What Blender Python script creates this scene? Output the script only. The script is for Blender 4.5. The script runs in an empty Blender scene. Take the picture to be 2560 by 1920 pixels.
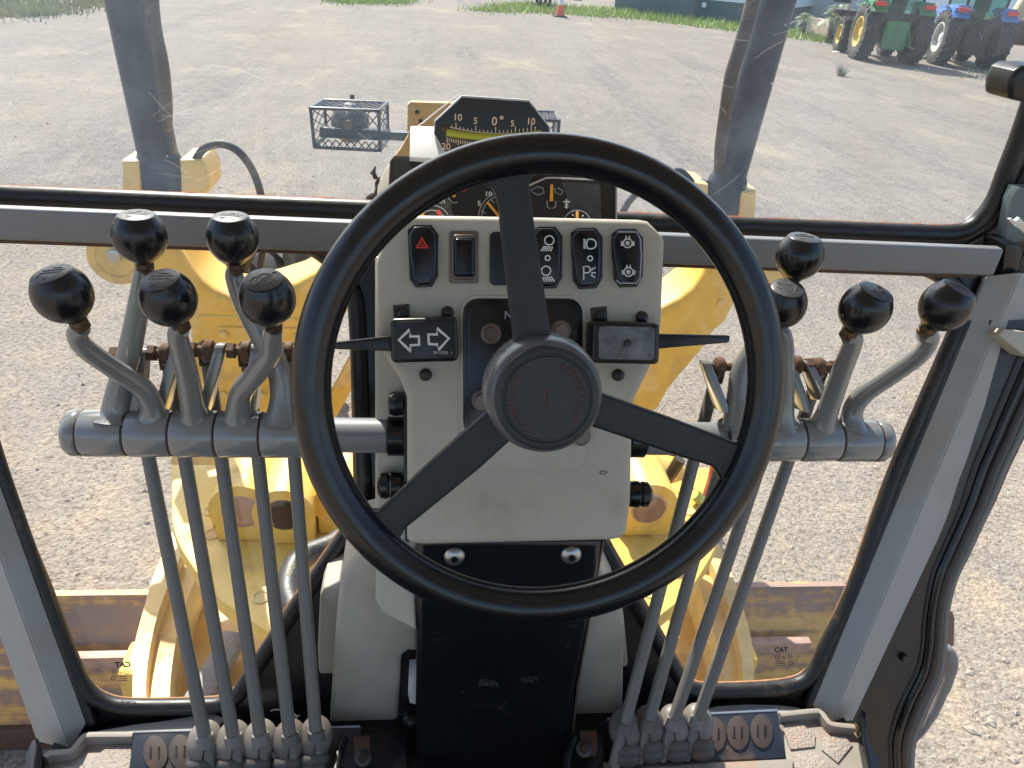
import bpy, bmesh, math, random
from mathutils import Vector, Matrix
random.seed(7)
rnd = random.Random(11)
S = bpy.context.scene
COL = S.collection
V = Vector

# ------------------------------------------------------------------ camera
H = 2.6                       # eye height above the ground
FPX = 1900.0                  # focal length in photo pixels (2560 wide)
def nrm(v): return V(v).normalized()
cx_ = nrm((17000, 304, FPX))
cd_ = nrm((-267, 3320, FPX)); cd_ = (cd_ - cx_ * cx_.dot(cd_)).normalized()
cf_ = cx_.cross(cd_)
# rows: world x, y, z in camera axes (right, down, forward)
ROW = (cx_, cf_, -cd_)
CAM = V((0, 0, H))
def cam2w(c): return V((ROW[0].dot(c), ROW[1].dot(c), ROW[2].dot(c)))
right, down, fwd = cam2w(V((1, 0, 0))), cam2w(V((0, 1, 0))), cam2w(V((0, 0, 1)))
cd = bpy.data.cameras.new('camera'); cam = bpy.data.objects.new('camera', cd); COL.objects.link(cam)
cam.matrix_world = Matrix(((right.x, -down.x, -fwd.x, 0), (right.y, -down.y, -fwd.y, 0),
                           (right.z, -down.z, -fwd.z, H), (0, 0, 0, 1)))
cd.sensor_width = 36; cd.lens = FPX / 2560 * 36; cd.clip_start = .02; cd.clip_end = 2000
S.camera = cam

# ------------------------------------------------------------------ light
SUN_EL, SUN_AZ = math.radians(47), math.radians(-20)     # azimuth from +Y (ahead), minus = to the left
w = bpy.data.worlds.new('World'); S.world = w; w.use_nodes = True
nt = w.node_tree; nt.nodes.clear()
sky = nt.nodes.new('ShaderNodeTexSky'); sky.sky_type = 'NISHITA'; sky.sun_disc = False
sky.sun_elevation = SUN_EL; sky.sun_rotation = SUN_AZ; sky.dust_density = 2.0; sky.air_density = 1.0
bg = nt.nodes.new('ShaderNodeBackground'); bg.inputs[1].default_value = .15
out = nt.nodes.new('ShaderNodeOutputWorld')
nt.links.new(sky.outputs[0], bg.inputs[0]); nt.links.new(bg.outputs[0], out.inputs[0])
ld = bpy.data.lights.new('sun', 'SUN'); ld.energy = 4.8; ld.angle = math.radians(.5); ld.color = (1, .95, .87)
sun = bpy.data.objects.new('sun', ld); COL.objects.link(sun)
sdir = V((math.sin(SUN_AZ) * math.cos(SUN_EL), math.cos(SUN_AZ) * math.cos(SUN_EL), math.sin(SUN_EL)))
sun.rotation_euler = sdir.to_track_quat('Z', 'Y').to_euler(); sun.location = (0, 0, 30)
S.view_settings.view_transform = 'Standard'; S.view_settings.look = 'None'
S.view_settings.exposure = .98; S.view_settings.gamma = 1; S.view_settings.use_curve_mapping = False
S.render.engine = 'CYCLES'
S.cycles.max_bounces = 10; S.cycles.transparent_max_bounces = 16; S.cycles.diffuse_bounces = 5
S.cycles.use_denoising = True
S.cycles.caustics_reflective = False; S.cycles.caustics_refractive = False

# ------------------------------------------------------------------ surveying: sight lines onto real planes
def ray(px, py): return cam2w(V(((px - 1280) / FPX, (py - 960) / FPX, 1)).normalized())
def aY(px, py, y): d = ray(px, py); return CAM + d * (y / d.y)
def aZ(px, py, z): d = ray(px, py); return CAM + d * ((z - H) / d.z)
def aD(px, py, s): return CAM + ray(px, py) * s
def aP(px, py, P):
    d = ray(px, py); return CAM + d * ((P[0] - CAM).dot(P[1]) / d.dot(P[1]))
def plane(A, B):             # plane through A (top), B (bottom) and the X direction, facing the cab
    u = A - B; u.x = 0; u.normalize(); n = V((0, -u.z, u.y)); return (A.copy(), n, u)
def shift(P, d): return (P[0] + P[1] * d, P[1], P[2])

# ------------------------------------------------------------------ materials
MATS = {}
def mat(name, col, rough=.5, metal=0., nscale=40, bump=.0, var=.12, dust=None, dustamt=0., dscale=6, spec=.5, coat=0., rvar=.12, bdist=.002, det=6):
    if name in MATS: return MATS[name]
    m = bpy.data.materials.new(name); m.use_nodes = True; t = m.node_tree; N = t.nodes; L = t.links
    b = N['Principled BSDF']; tc = N.new('ShaderNodeNewGeometry')
    n1 = N.new('ShaderNodeTexNoise'); n1.inputs['Scale'].default_value = nscale; n1.inputs['Detail'].default_value = det
    n1.inputs['Roughness'].default_value = .6
    L.new(tc.outputs['Position'], n1.inputs['Vector'])
    r = N.new('ShaderNodeMapRange'); r.inputs[1].default_value = .25; r.inputs[2].default_value = .75
    r.inputs[3].default_value = 1 - var; r.inputs[4].default_value = 1 + var; L.new(n1.outputs['Fac'], r.inputs[0])
    mx = N.new('ShaderNodeMix'); mx.data_type = 'RGBA'; mx.blend_type = 'MULTIPLY'; mx.inputs[0].default_value = 1
    mx.inputs[6].default_value = (*col, 1); L.new(r.outputs[0], mx.inputs[7])
    last = mx.outputs[2]
    rr = N.new('ShaderNodeMapRange'); rr.inputs[1].default_value = .3; rr.inputs[2].default_value = .7
    rr.inputs[3].default_value = max(.02, rough - rvar); rr.inputs[4].default_value = min(1, rough + rvar); L.new(n1.outputs['Fac'], rr.inputs[0])
    rl = rr.outputs[0]
    if dust:
        n2 = N.new('ShaderNodeTexNoise'); n2.inputs['Scale'].default_value = dscale; n2.inputs['Detail'].default_value = 9
        n2.inputs['Roughness'].default_value = .72; L.new(tc.outputs['Position'], n2.inputs['Vector'])
        cr = N.new('ShaderNodeMapRange'); cr.inputs[1].default_value = .62 - dustamt * .35; cr.inputs[2].default_value = .78 - dustamt * .2
        cr.inputs[3].default_value = 0; cr.inputs[4].default_value = min(1, .35 + dustamt); L.new(n2.outputs['Fac'], cr.inputs[0])
        m2 = N.new('ShaderNodeMix'); m2.data_type = 'RGBA'; L.new(cr.outputs[0], m2.inputs[0]); L.new(last, m2.inputs[6])
        m2.inputs[7].default_value = (*dust, 1); last = m2.outputs[2]
        ad = N.new('ShaderNodeMath'); ad.operation = 'MULTIPLY_ADD'; ad.use_clamp = True
        L.new(cr.outputs[0], ad.inputs[0]); ad.inputs[1].default_value = .4; L.new(rl, ad.inputs[2]); rl = ad.outputs[0]
    L.new(last, b.inputs['Base Color']); L.new(rl, b.inputs['Roughness'])
    b.inputs['Metallic'].default_value = metal; b.inputs['Specular IOR Level'].default_value = spec
    b.inputs['Coat Weight'].default_value = coat
    if bump:
        n3 = N.new('ShaderNodeTexNoise'); n3.inputs['Scale'].default_value = nscale * 12; n3.inputs['Detail'].default_value = 3
        L.new(tc.outputs['Position'], n3.inputs['Vector'])
        bp = N.new('ShaderNodeBump'); bp.inputs['Strength'].default_value = bump; bp.inputs['Distance'].default_value = bdist
        L.new(n3.outputs['Fac'], bp.inputs['Height']); L.new(bp.outputs[0], b.inputs['Normal'])
    MATS[name] = m; return m

DUST = (.36, .27, .19); RUST = (.19, .075, .03)
M_beige = mat('beige_plastic', (.47, .43, .35), .5, nscale=60, bump=.25, bdist=.0006, var=.05, dust=(.36, .29, .20), dustamt=.2, dscale=13)
M_lever = mat('grey_lever_paint', (.205, .208, .204), .19, nscale=22, var=.07, dust=(.30, .25, .2), dustamt=.08, dscale=40, coat=.5, rvar=.06)
M_rod = mat('grey_rod_paint', (.16, .15, .135), .38, nscale=60, var=.12, dust=(.23, .12, .06), dustamt=.22, dscale=26)
M_bar = mat('grey_bar_paint', (.19, .195, .20), .42, nscale=15, var=.05, dust=(.33, .28, .22), dustamt=.1, dscale=20)
M_pillar = mat('grey_green_pillar_paint', (.33, .335, .32), .45, nscale=9, var=.06, dust=(.36, .25, .15), dustamt=.22, dscale=5)
M_black = mat('black_sheet_paint', (.006, .0065, .008), .32, nscale=14, var=.25, dust=(.2, .16, .12), dustamt=.1, dscale=18)
M_gloss = mat('black_gloss_paint', (.006, .007, .009), .22, nscale=8, var=.2, dust=(.18, .15, .12), dustamt=.03, dscale=14, rvar=.07)
M_rubber = mat('black_rubber_seal', (.009, .0088, .009), .45, nscale=50, bump=.2, bdist=.0005, var=.2, dust=(.23, .14, .09), dustamt=.18, dscale=12)
M_plast = mat('black_plastic', (.007, .008, .010), .36, nscale=50, bump=.2, bdist=.0004, var=.15, dust=(.2, .17, .14), dustamt=.05, dscale=25)
M_wheel = mat('black_wheel_rubber', (.0045, .0055, .0075), .25, nscale=40, var=.12, rvar=.05)
M_spoke = mat('textured_black_spoke', (.007, .008, .010), .40, nscale=90, bump=.7, bdist=.0006, var=.15, dust=(.10, .095, .09), dustamt=.02, dscale=30)
M_hub = mat('worn_black_hub', (.10, .105, .11), .28, nscale=40, bump=.25, bdist=.0003, var=.2, dust=(.22, .2, .18), dustamt=.08, dscale=20)
M_knob = mat('black_knob', (.008, .009, .011), .27, nscale=35, bump=.12, bdist=.0003, var=.2, dust=(.16, .14, .12), dustamt=.05, dscale=30, rvar=.08)
M_switch = mat('black_switch_plastic', (.005, .006, .008), .2, nscale=20, var=.2, rvar=.05, dust=(.2, .18, .15), dustamt=.02, dscale=50)
M_rust = mat('rusty_steel', (.105, .065, .042), .7, .3, nscale=90, bump=.5, var=.4, bdist=.001, dust=(.2, .08, .03), dustamt=.4, dscale=60)
M_brass = mat('dull_brass', (.10, .07, .045), .42, .7, nscale=90, var=.3, dust=(.15, .08, .04), dustamt=.3, dscale=80)
M_steel = mat('bare_steel', (.45, .44, .42), .35, .9, nscale=60, var=.2, dust=(.25, .2, .15), dustamt=.1, dscale=60)
M_screw = mat('dark_screw', (.05, .045, .042), .35, .7, nscale=60, var=.3, dust=(.16, .08, .05), dustamt=.2, dscale=90)
M_bezel = mat('brown_metal_bezel', (.17, .13, .105), .35, .5, nscale=50, var=.15, dust=(.13, .07, .04), dustamt=.2, dscale=40)
M_white = mat('white_print', (.75, .75, .72), .5, var=.03)
M_cream = mat('cream_print', (.8, .6, .42), .5, var=.03)
M_greyp = mat('grey_print', (.38, .38, .4), .5, var=.03)
M_red = mat('red_print', (.75, .03, .03), .45, var=.05)
M_darkred = mat('dark_red_worn_print', (.072, .030, .025), .6, var=.2)
M_needle = mat('orange_needle', (.85, .36, .03), .45, var=.04)
M_face = mat('dark_gauge_face', (.013, .014, .017), .4, nscale=30, var=.1, dust=(.2, .18, .16), dustamt=.04, dscale=30)
M_inface = mat('inclinometer_face', (.02, .022, .025), .4, nscale=200, var=.1, bump=.15, bdist=.0003, dust=(.25, .22, .2), dustamt=.04, dscale=30)
M_silver = mat('silver_trim', (.55, .56, .56), .3, .6, var=.05)
M_paper = mat('white_block', (.8, .8, .78), .7, nscale=60, var=.04)
M_ply = mat('plywood', (.5, .34, .17), .65, nscale=60, var=.2, bump=.3, dust=(.3, .2, .1), dustamt=.15, dscale=30)
M_liq = mat('yellow_green_liquid', (.42, .42, .05), .15, var=.08)
M_yel = mat('machine_yellow', (.78, .50, .10), .38, nscale=8, var=.1, dust=(.36, .22, .10), dustamt=.34, dscale=7)
M_yel2 = mat('dusty_yellow', (.74, .53, .19), .5, nscale=8, var=.08, dust=(.42, .29, .15), dustamt=.38, dscale=7)
M_cyl = mat('dark_blue_grey_cylinder', (.014, .025, .045), .32, nscale=12, var=.2, spec=.25)
M_hose = mat('black_hydraulic_hose', (.028, .027, .027), .45, nscale=60, bump=.3, bdist=.001, var=.2, dust=(.22, .17, .12), dustamt=.25, dscale=18)
M_hoseb = mat('brown_dusty_hose', (.030, .023, .023), .6, nscale=60, bump=.3, bdist=.001, var=.2, dust=(.22, .15, .1), dustamt=.3, dscale=18)
M_copper = mat('pinkish_worn_steel', (.5, .3, .22), .5, .2, nscale=30, var=.25)
M_boot = mat('dusty_boot_rubber', (.12, .105, .093), .5, nscale=40, bump=.3, bdist=.001, var=.15, dust=(.22, .12, .07), dustamt=.3, dscale=14)
M_plate = mat('blue_black_plate', (.020, .025, .035), .36, nscale=25, var=.2, dust=(.2, .12, .075), dustamt=.28, dscale=16)
M_oval = mat('brown_oval_cover', (.05, .036, .031), .6, nscale=60, bump=.3, bdist=.001, var=.2, dust=(.13, .065, .035), dustamt=.3, dscale=20)
M_mat = mat('beige_floor_mat', (.27, .24, .205), .6, nscale=50, bump=.35, bdist=.001, var=.08, dust=(.36, .2, .11), dustamt=.32, dscale=8)
M_pad = mat('leathery_pad', (.31, .26, .22), .55, nscale=22, bump=.9, bdist=.004, var=.1, dust=(.42, .24, .14), dustamt=.35, dscale=7)
M_sill = mat('pale_grey_sill', (.33, .34, .34), .55, nscale=40, var=.06, dust=(.3, .27, .22), dustamt=.2, dscale=20)
M_liner = mat('pale_headliner', (.55, .55, .52), .8, var=.05)
M_tyre = mat('tyre_rubber', (.032, .031, .03), .75, nscale=20, bump=.3, var=.2, dust=(.26, .22, .18), dustamt=.3, dscale=5)
M_redhose = mat('red_hose', (.5, .06, .04), .5, var=.15, dust=(.5, .3, .25), dustamt=.2, dscale=30)
M_grey = mat('grey_painted_part', (.2, .2, .2), .5, var=.1)

def rusty_yellow():
    m = bpy.data.materials.new('worn_yellow_and_rust'); m.use_nodes = True; t = m.node_tree; N = t.nodes; L = t.links
    b = N['Principled BSDF']; g = N.new('ShaderNodeNewGeometry')
    mp = N.new('ShaderNodeMapping'); mp.inputs['Scale'].default_value = (.5, 5, 10); L.new(g.outputs['Position'], mp.inputs[0])
    n = N.new('ShaderNodeTexNoise'); n.inputs['Scale'].default_value = 1.5; n.inputs['Detail'].default_value = 10; n.inputs['Roughness'].default_value = .68
    L.new(mp.outputs[0], n.inputs['Vector'])
    n2 = N.new('ShaderNodeTexNoise'); n2.inputs['Scale'].default_value = 26; n2.inputs['Detail'].default_value = 8; L.new(g.outputs['Position'], n2.inputs['Vector'])
    ad = N.new('ShaderNodeMath'); ad.operation = 'MULTIPLY_ADD'; L.new(n2.outputs['Fac'], ad.inputs[0]); ad.inputs[1].default_value = .35; L.new(n.outputs['Fac'], ad.inputs[2])
    cr = N.new('ShaderNodeValToRGB'); L.new(ad.outputs[0], cr.inputs[0])
    e = cr.color_ramp.elements; e[0].position = .57; e[0].color = (.62, .37, .12, 1); e[1].position = .70; e[1].color = (.30, .185, .13, 1)
    k = e.new(.63); k.color = (.50, .28, .10, 1)
    k = e.new(.85); k.color = (.25, .18, .15, 1)
    L.new(cr.outputs[0], b.inputs['Base Color']); b.inputs['Roughness'].default_value = .55
    bp = N.new('ShaderNodeBump'); bp.inputs['Strength'].default_value = .3; bp.inputs['Distance'].default_value = .01
    L.new(ad.outputs[0], bp.inputs['Height']); L.new(bp.outputs[0], b.inputs['Normal'])
    return m
M_blade = rusty_yellow()

def ground_mat():
    m = bpy.data.materials.new('compacted_gravel'); m.use_nodes = True; t = m.node_tree; N = t.nodes; L = t.links
    b = N['Principled BSDF']; g = N.new('ShaderNodeNewGeometry')
    def noise(scale, det=6, rough=.6, sc=None, rot=0):
        n = N.new('ShaderNodeTexNoise'); n.inputs['Scale'].default_value = scale; n.inputs['Detail'].default_value = det; n.inputs['Roughness'].default_value = rough
        if sc:
            mp = N.new('ShaderNodeMapping'); mp.inputs['Scale'].default_value = sc; mp.inputs['Rotation'].default_value = (0, 0, rot)
            L.new(g.outputs['Position'], mp.inputs[0]); L.new(mp.outputs[0], n.inputs['Vector'])
        else: L.new(g.outputs['Position'], n.inputs['Vector'])
        return n.outputs['Fac']
    def rng(src, a, c, lo=0, hi=1):
        r = N.new('ShaderNodeMapRange'); r.inputs[1].default_value = a; r.inputs[2].default_value = c; r.inputs[3].default_value = lo; r.inputs[4].default_value = hi
        L.new(src, r.inputs[0]); return r.outputs[0]
    def mix(f, A, B, mode='MIX'):
        x = N.new('ShaderNodeMix'); x.data_type = 'RGBA'; x.blend_type = mode
        if isinstance(f, float): x.inputs[0].default_value = f
        else: L.new(f, x.inputs[0])
        for i, q in ((6, A), (7, B)):
            if isinstance(q, tuple): x.inputs[i].default_value = (*q, 1)
            else: L.new(q, x.inputs[i])
        return x.outputs[2]
    sp = N.new('ShaderNodeSeparateXYZ'); L.new(g.outputs['Position'], sp.inputs[0])
    far = noise(.12, 4, .6); fa = N.new('ShaderNodeMath'); fa.operation = 'MULTIPLY_ADD'; L.new(far, fa.inputs[0]); fa.inputs[1].default_value = 6.0; L.new(sp.outputs[1], fa.inputs[2])
    farm = rng(fa.outputs[0], 4.5, 11)                                     # worn traffic area further out is greyer
    near = mix(rng(noise(.9, 8, .7), .38, .66), (.245, .213, .180), (.30, .256, .208))
    near = mix(rng(noise(2.6, 8, .72), .50, .63, 0, .8), near, (.375, .302, .218))     # tan fines
    near = mix(rng(noise(1.9, 8, .72), .53, .66, 0, .75), near, (.215, .197, .182))     # grey chip patches
    fc = mix(rng(noise(.5, 8, .7), .4, .62), (.155, .138, .119), (.19, .169, .142))
    fc = mix(rng(noise(.33, 8, .72, (1, .3, 1), .5), .55, .67, 0, .75), fc, (.215, .182, .142))
    fc = mix(rng(noise(.7, 8, .75, (1, .07, 1), -.42), .52, .62, 0, .6), fc, (.10, .094, .089))   # wheel tracks
    fc = mix(rng(noise(.8, 8, .75, (1, .06, 1), .9), .55, .64, 0, .5), fc, (.105, .098, .092))
    fc = mix(rng(noise(.9, 8, .75, (1, .05, 1), .12), .57, .68, 0, .45), fc, (.20, .172, .138))
    fc = mix(rng(noise(.45, 9, .75, (1, .55, 1), 1.1), .53, .66, 0, .8), fc, (.30, .25, .18))     # tan drifts
    fc = mix(rng(noise(4.5, 9, .78), .45, .62, 0, .6), fc, (.225, .205, .18))
    fc = mix(rng(noise(7, 9, .8, (1, .5, 1), .4), .54, .64, 0, .7), fc, (.085, .08, .076))
    c = mix(farm, near, fc)
    v = N.new('ShaderNodeTexVoronoi'); v.inputs['Scale'].default_value = 60; v.inputs['Randomness'].default_value = 1; L.new(g.outputs['Position'], v.inputs['Vector'])
    bw = N.new('ShaderNodeSeparateColor'); L.new(v.outputs['Color'], bw.inputs[0])
    c = mix(1.0, c, mix(rng(bw.outputs[0], .0, .9), (.86, .86, .86), (1.14, 1.13, 1.12)), 'MULTIPLY')
    fine = noise(30, 9, .7)
    c = mix(1.0, c, mix(rng(fine, .34, .52), (.50, .48, .46), (1.10, 1.09, 1.08)), 'MULTIPLY')
    c = mix(rng(noise(8, 7, .8), .62, .67, 0, .5), c, (.11, .10, .095))
    L.new(c, b.inputs['Base Color']); b.inputs['Roughness'].default_value = .92; b.inputs['Specular IOR Level'].default_value = .25
    h = N.new('ShaderNodeMath'); h.operation = 'MULTIPLY_ADD'; L.new(v.outputs['Distance'], h.inputs[0]); h.inputs[1].default_value = -.35; L.new(fine, h.inputs[2])
    bp = N.new('ShaderNodeBump'); bp.inputs['Strength'].default_value = .8; bp.inputs['Distance'].default_value = .02
    L.new(h.outputs[0], bp.inputs['Height']); L.new(bp.outputs[0], b.inputs['Normal'])
    return m
M_ground = ground_mat()

def glass_mat(name, dustlo, dusthi, z0, z1, scratch=False, tint=(.95, .97, .96)):
    m = bpy.data.materials.new(name); m.use_nodes = True; t = m.node_tree; N = t.nodes; L = t.links; N.clear()
    o = N.new('ShaderNodeOutputMaterial'); tr = N.new('ShaderNodeBsdfTransparent'); tr.inputs[0].default_value = (*tint, 1)
    gl = N.new('ShaderNodeBsdfGlossy'); gl.inputs['Roughness'].default_value = .03
    lw = N.new('ShaderNodeLayerWeight'); lw.inputs[0].default_value = .5
    fr = N.new('ShaderNodeMath'); fr.operation = 'POWER'; fr.inputs[1].default_value = 4.5; L.new(lw.outputs['Facing'], fr.inputs[0])
    fm = N.new('ShaderNodeMath'); fm.operation = 'MULTIPLY_ADD'; fm.inputs[1].default_value = .6; fm.inputs[2].default_value = .035; L.new(fr.outputs[0], fm.inputs[0])
    m1 = N.new('ShaderNodeMixShader'); L.new(fm.outputs[0], m1.inputs[0]); L.new(tr.outputs[0], m1.inputs[1]); L.new(gl.outputs[0], m1.inputs[2])
    df = N.new('ShaderNodeBsdfDiffuse'); df.inputs[0].default_value = (.7, .7, .68, 1)
    tl = N.new('ShaderNodeBsdfTranslucent'); tl.inputs[0].default_value = (.56, .72, .90, 1)
    ms = N.new('ShaderNodeMixShader'); ms.inputs[0].default_value = .6; L.new(df.outputs[0], ms.inputs[1]); L.new(tl.outputs[0], ms.inputs[2])
    g = N.new('ShaderNodeNewGeometry'); sp = N.new('ShaderNodeSeparateXYZ'); L.new(g.outputs['Position'], sp.inputs[0])
    r = N.new('ShaderNodeMapRange'); r.inputs[1].default_value = z0; r.inputs[2].default_value = z1; r.inputs[3].default_value = dusthi; r.inputs[4].default_value = dustlo
    L.new(sp.outputs[2], r.inputs[0])
    n = N.new('ShaderNodeTexNoise'); n.inputs['Scale'].default_value = 7; n.inputs['Detail'].default_value = 9; n.inputs['Roughness'].default_value = .7; L.new(g.outputs['Position'], n.inputs['Vector'])
    nr = N.new('ShaderNodeMapRange'); nr.inputs[1].default_value = .3; nr.inputs[2].default_value = .75; nr.inputs[3].default_value = .3; nr.inputs[4].default_value = 1.6; L.new(n.outputs['Fac'], nr.inputs[0])
    ml = N.new('ShaderNodeMath'); ml.operation = 'MULTIPLY'; L.new(r.outputs[0], ml.inputs[0]); L.new(nr.outputs[0], ml.inputs[1])
    # dust specks
    vo = N.new('ShaderNodeTexVoronoi'); vo.inputs['Scale'].default_value = 45; L.new(g.outputs['Position'], vo.inputs['Vector'])
    vr = N.new('ShaderNodeMapRange'); vr.inputs[1].default_value = .05; vr.inputs[2].default_value = .09; vr.inputs[3].default_value = .22; vr.inputs[4].default_value = 0; L.new(vo.outputs['Distance'], vr.inputs[0])
    gate = N.new('ShaderNodeSeparateColor'); L.new(vo.outputs['Color'], gate.inputs[0])
    gr = N.new('ShaderNodeMath'); gr.operation = 'GREATER_THAN'; gr.inputs[1].default_value = .8; L.new(gate.outputs[0], gr.inputs[0])
    gm = N.new('ShaderNodeMath'); gm.operation = 'MULTIPLY'; L.new(vr.outputs[0], gm.inputs[0]); L.new(gr.outputs[0], gm.inputs[1])
    sm = N.new('ShaderNodeMath'); sm.operation = 'ADD'; sm.use_clamp = True; L.new(ml.outputs[0], sm.inputs[0]); L.new(gm.outputs[0], sm.inputs[1])
    m2 = N.new('ShaderNodeMixShader'); L.new(sm.outputs[0], m2.inputs[0]); L.new(m1.outputs[0], m2.inputs[1]); L.new(ms.outputs[0], m2.inputs[2])
    if scratch:      # film left outside the wiper's sweep
        vd = N.new('ShaderNodeVectorMath'); vd.operation = 'DISTANCE'; vd.inputs[1].default_value = (.13, 1.02, 2.98); L.new(g.outputs['Position'], vd.inputs[0])
        wr = N.new('ShaderNodeMapRange'); wr.inputs[1].default_value = .60; wr.inputs[2].default_value = .625; wr.inputs[3].default_value = 0; wr.inputs[4].default_value = .022; L.new(vd.outputs['Value'], wr.inputs[0])
        wm_ = N.new('ShaderNodeMath'); wm_.operation = 'MULTIPLY_ADD'; L.new(wr.outputs[0], wm_.inputs[0]); L.new(nr.outputs[0], wm_.inputs[1]); L.new(sm.outputs[0], wm_.inputs[2]); L.new(wm_.outputs[0], m2.inputs[0])
    L.new(m2.outputs[0], o.inputs[0]); return m
M_wind = glass_mat('dusty_windshield_glass', .039, .042, 2.28, 2.45, True)
M_low = glass_mat('lower_window_glass', .004, .012, 1.66, 1.9)
M_door = glass_mat('door_glass', .003, .008, 1.2, 1.6)

# ------------------------------------------------------------------ mesh helpers
def newbm(): return bmesh.new()
def merge(*bms):
    r = bms[0]
    for b in bms[1:]:
        me = bpy.data.meshes.new('tmp'); b.to_mesh(me); r.from_mesh(me); bpy.data.meshes.remove(me); b.free()
    return r
def prism(pts, n, d0, d1, bev=0., seg=2, allbev=False):
    bm = newbm(); n = V(n).normalized()
    lo = [bm.verts.new(p + n * d0) for p in pts]; hi = [bm.verts.new(p + n * d1) for p in pts]
    k = len(pts)
    bm.faces.new(lo[::-1]); top = bm.faces.new(hi)
    for i in range(k): bm.faces.new((lo[i], lo[(i + 1) % k], hi[(i + 1) % k], hi[i]))
    bmesh.ops.recalc_face_normals(bm, faces=bm.faces)
    if bev:
        es = bm.edges[:] if allbev else list(top.edges)
        bmesh.ops.bevel(bm, geom=es, offset=bev, segments=seg, affect='EDGES', profile=.6, clamp_overlap=True)
    return bm
def pxpoly(pts, P, d0, d1, bev=0., seg=2, allbev=False): return prism([aP(x, y, P) for x, y in pts], P[1], d0, d1, bev, seg, allbev)
def rrect(x0, y0, x1, y1, r, k=4, cut=None):
    o = []
    for cx, cy, a in ((x1 - r, y0 + r, -90), (x1 - r, y1 - r, 0), (x0 + r, y1 - r, 90), (x0 + r, y0 + r, 180)):
        for i in range(k + 1):
            t = math.radians(a + 90 * i / k); o.append((cx + r * math.cos(t), cy + r * math.sin(t)))
    return o
def rot2(pts, deg, c):
    a = math.radians(deg); return [(c[0] + (x - c[0]) * math.cos(a) - (y - c[1]) * math.sin(a), c[1] + (x - c[0]) * math.sin(a) + (y - c[1]) * math.cos(a)) for x, y in pts]
def ell(cx, cy, rx, ry, k=28, a0=0): return [(cx + rx * math.cos(a0 + 2 * math.pi * i / k), cy + ry * math.sin(a0 + 2 * math.pi * i / k)) for i in range(k)]
def cr(pts, n=6, closed=False):
    o = []; k = len(pts)
    for i in range(k if closed else k - 1):
        g = lambda j: pts[j % k] if closed else pts[max(0, min(k - 1, j))]
        a, b, c, d = g(i - 1), g(i), g(i + 1), g(i + 2)
        for s in range(n):
            t = s / n
            o.append(.5 * ((2 * b) + (c - a) * t + (2 * a - 5 * b + 4 * c - d) * t * t + (3 * b - a - 3 * c + d) * t ** 3))
    if not closed: o.append(pts[-1].copy())
    return o
def sweep(path, r, seg=14, closed=False, caps=True, prof=None, up=None):
    """tube (or the profile prof = [(a,b)..] in units of r) along path; r may be a list"""
    bm = newbm(); k = len(path); rs = r if isinstance(r, (list, tuple)) else [r] * k
    if len(rs) != k:
        rs = [rs[0] + (rs[-1] - rs[0]) * i / (k - 1) for i in range(k)] if len(rs) == 2 else [rs[min(len(rs) - 1, int(i * len(rs) / k))] for i in range(k)]
    prof = prof or [(math.cos(2 * math.pi * i / seg), math.sin(2 * math.pi * i / seg)) for i in range(seg)]
    rings = []; a = None
    for i in range(k):
        t = (path[(i + 1) % k] - path[i - 1]) if closed else (path[min(i + 1, k - 1)] - path[max(i - 1, 0)])
        t = t.normalized()
        if up is not None: a = (V(up) - t * t.dot(V(up))).normalized()
        elif a is None:
            q = V((0, 0, 1)) if abs(t.z) < .9 else V((1, 0, 0)); a = (q - t * t.dot(q)).normalized()
        else: a = (a - t * t.dot(a)).normalized()
        b = t.cross(a)
        rings.append([bm.verts.new(path[i] + (a * p[0] + b * p[1]) * rs[i]) for p in prof])
    m = len(prof)
    for i in range(k if closed else k - 1):
        A, B = rings[i], rings[(i + 1) % k]
        for j in range(m): bm.faces.new((A[j], A[(j + 1) % m], B[(j + 1) % m], B[j]))
    if caps and not closed:
        bm.faces.new(rings[0][::-1]); bm.faces.new(rings[-1])
    bmesh.ops.recalc_face_normals(bm, faces=bm.faces)
    return bm
def lathe(prof, o, ax, seg=32):
    """prof = [(radius, height)] along ax from o"""
    bm = newbm(); ax = V(ax).normalized(); q = V((0, 0, 1)) if abs(ax.z) < .9 else V((1, 0, 0))
    a = (q - ax * ax.dot(q)).normalized(); b = ax.cross(a); rings = []
    for r, h in prof:
        c = V(o) + ax * h
        rings.append([bm.verts.new(c)] if r < 1e-6 else [bm.verts.new(c + (a * math.cos(2 * math.pi * i / seg) + b * math.sin(2 * math.pi * i / seg)) * r) for i in range(seg)])
    for A, B in zip(rings, rings[1:]):
        for j in range(seg):
            j2 = (j + 1) % seg
            if len(A) == 1 and len(B) == 1: continue
            if len(A) == 1: bm.faces.new((A[0], B[j2], B[j]))
            elif len(B) == 1: bm.faces.new((A[j], A[j2], B[0]))
            else: bm.faces.new((A[j], A[j2], B[j2], B[j]))
    if len(rings[0]) > 1: bm.faces.new(rings[0][::-1])
    if len(rings[-1]) > 1: bm.faces.new(rings[-1])
    bmesh.ops.recalc_face_normals(bm, faces=bm.faces)
    return bm
def cyl(p, q, r, seg=20, bev=0., r2=None):
    p, q = V(p), V(q); h = (q - p).length; r2 = r if r2 is None else r2
    pr = [(r - bev, 0), (r, bev), (r2, h - bev), (r2 - bev, h)] if bev else [(r, 0), (r2, h)]
    return lathe(pr, p, q - p, seg)
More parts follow.
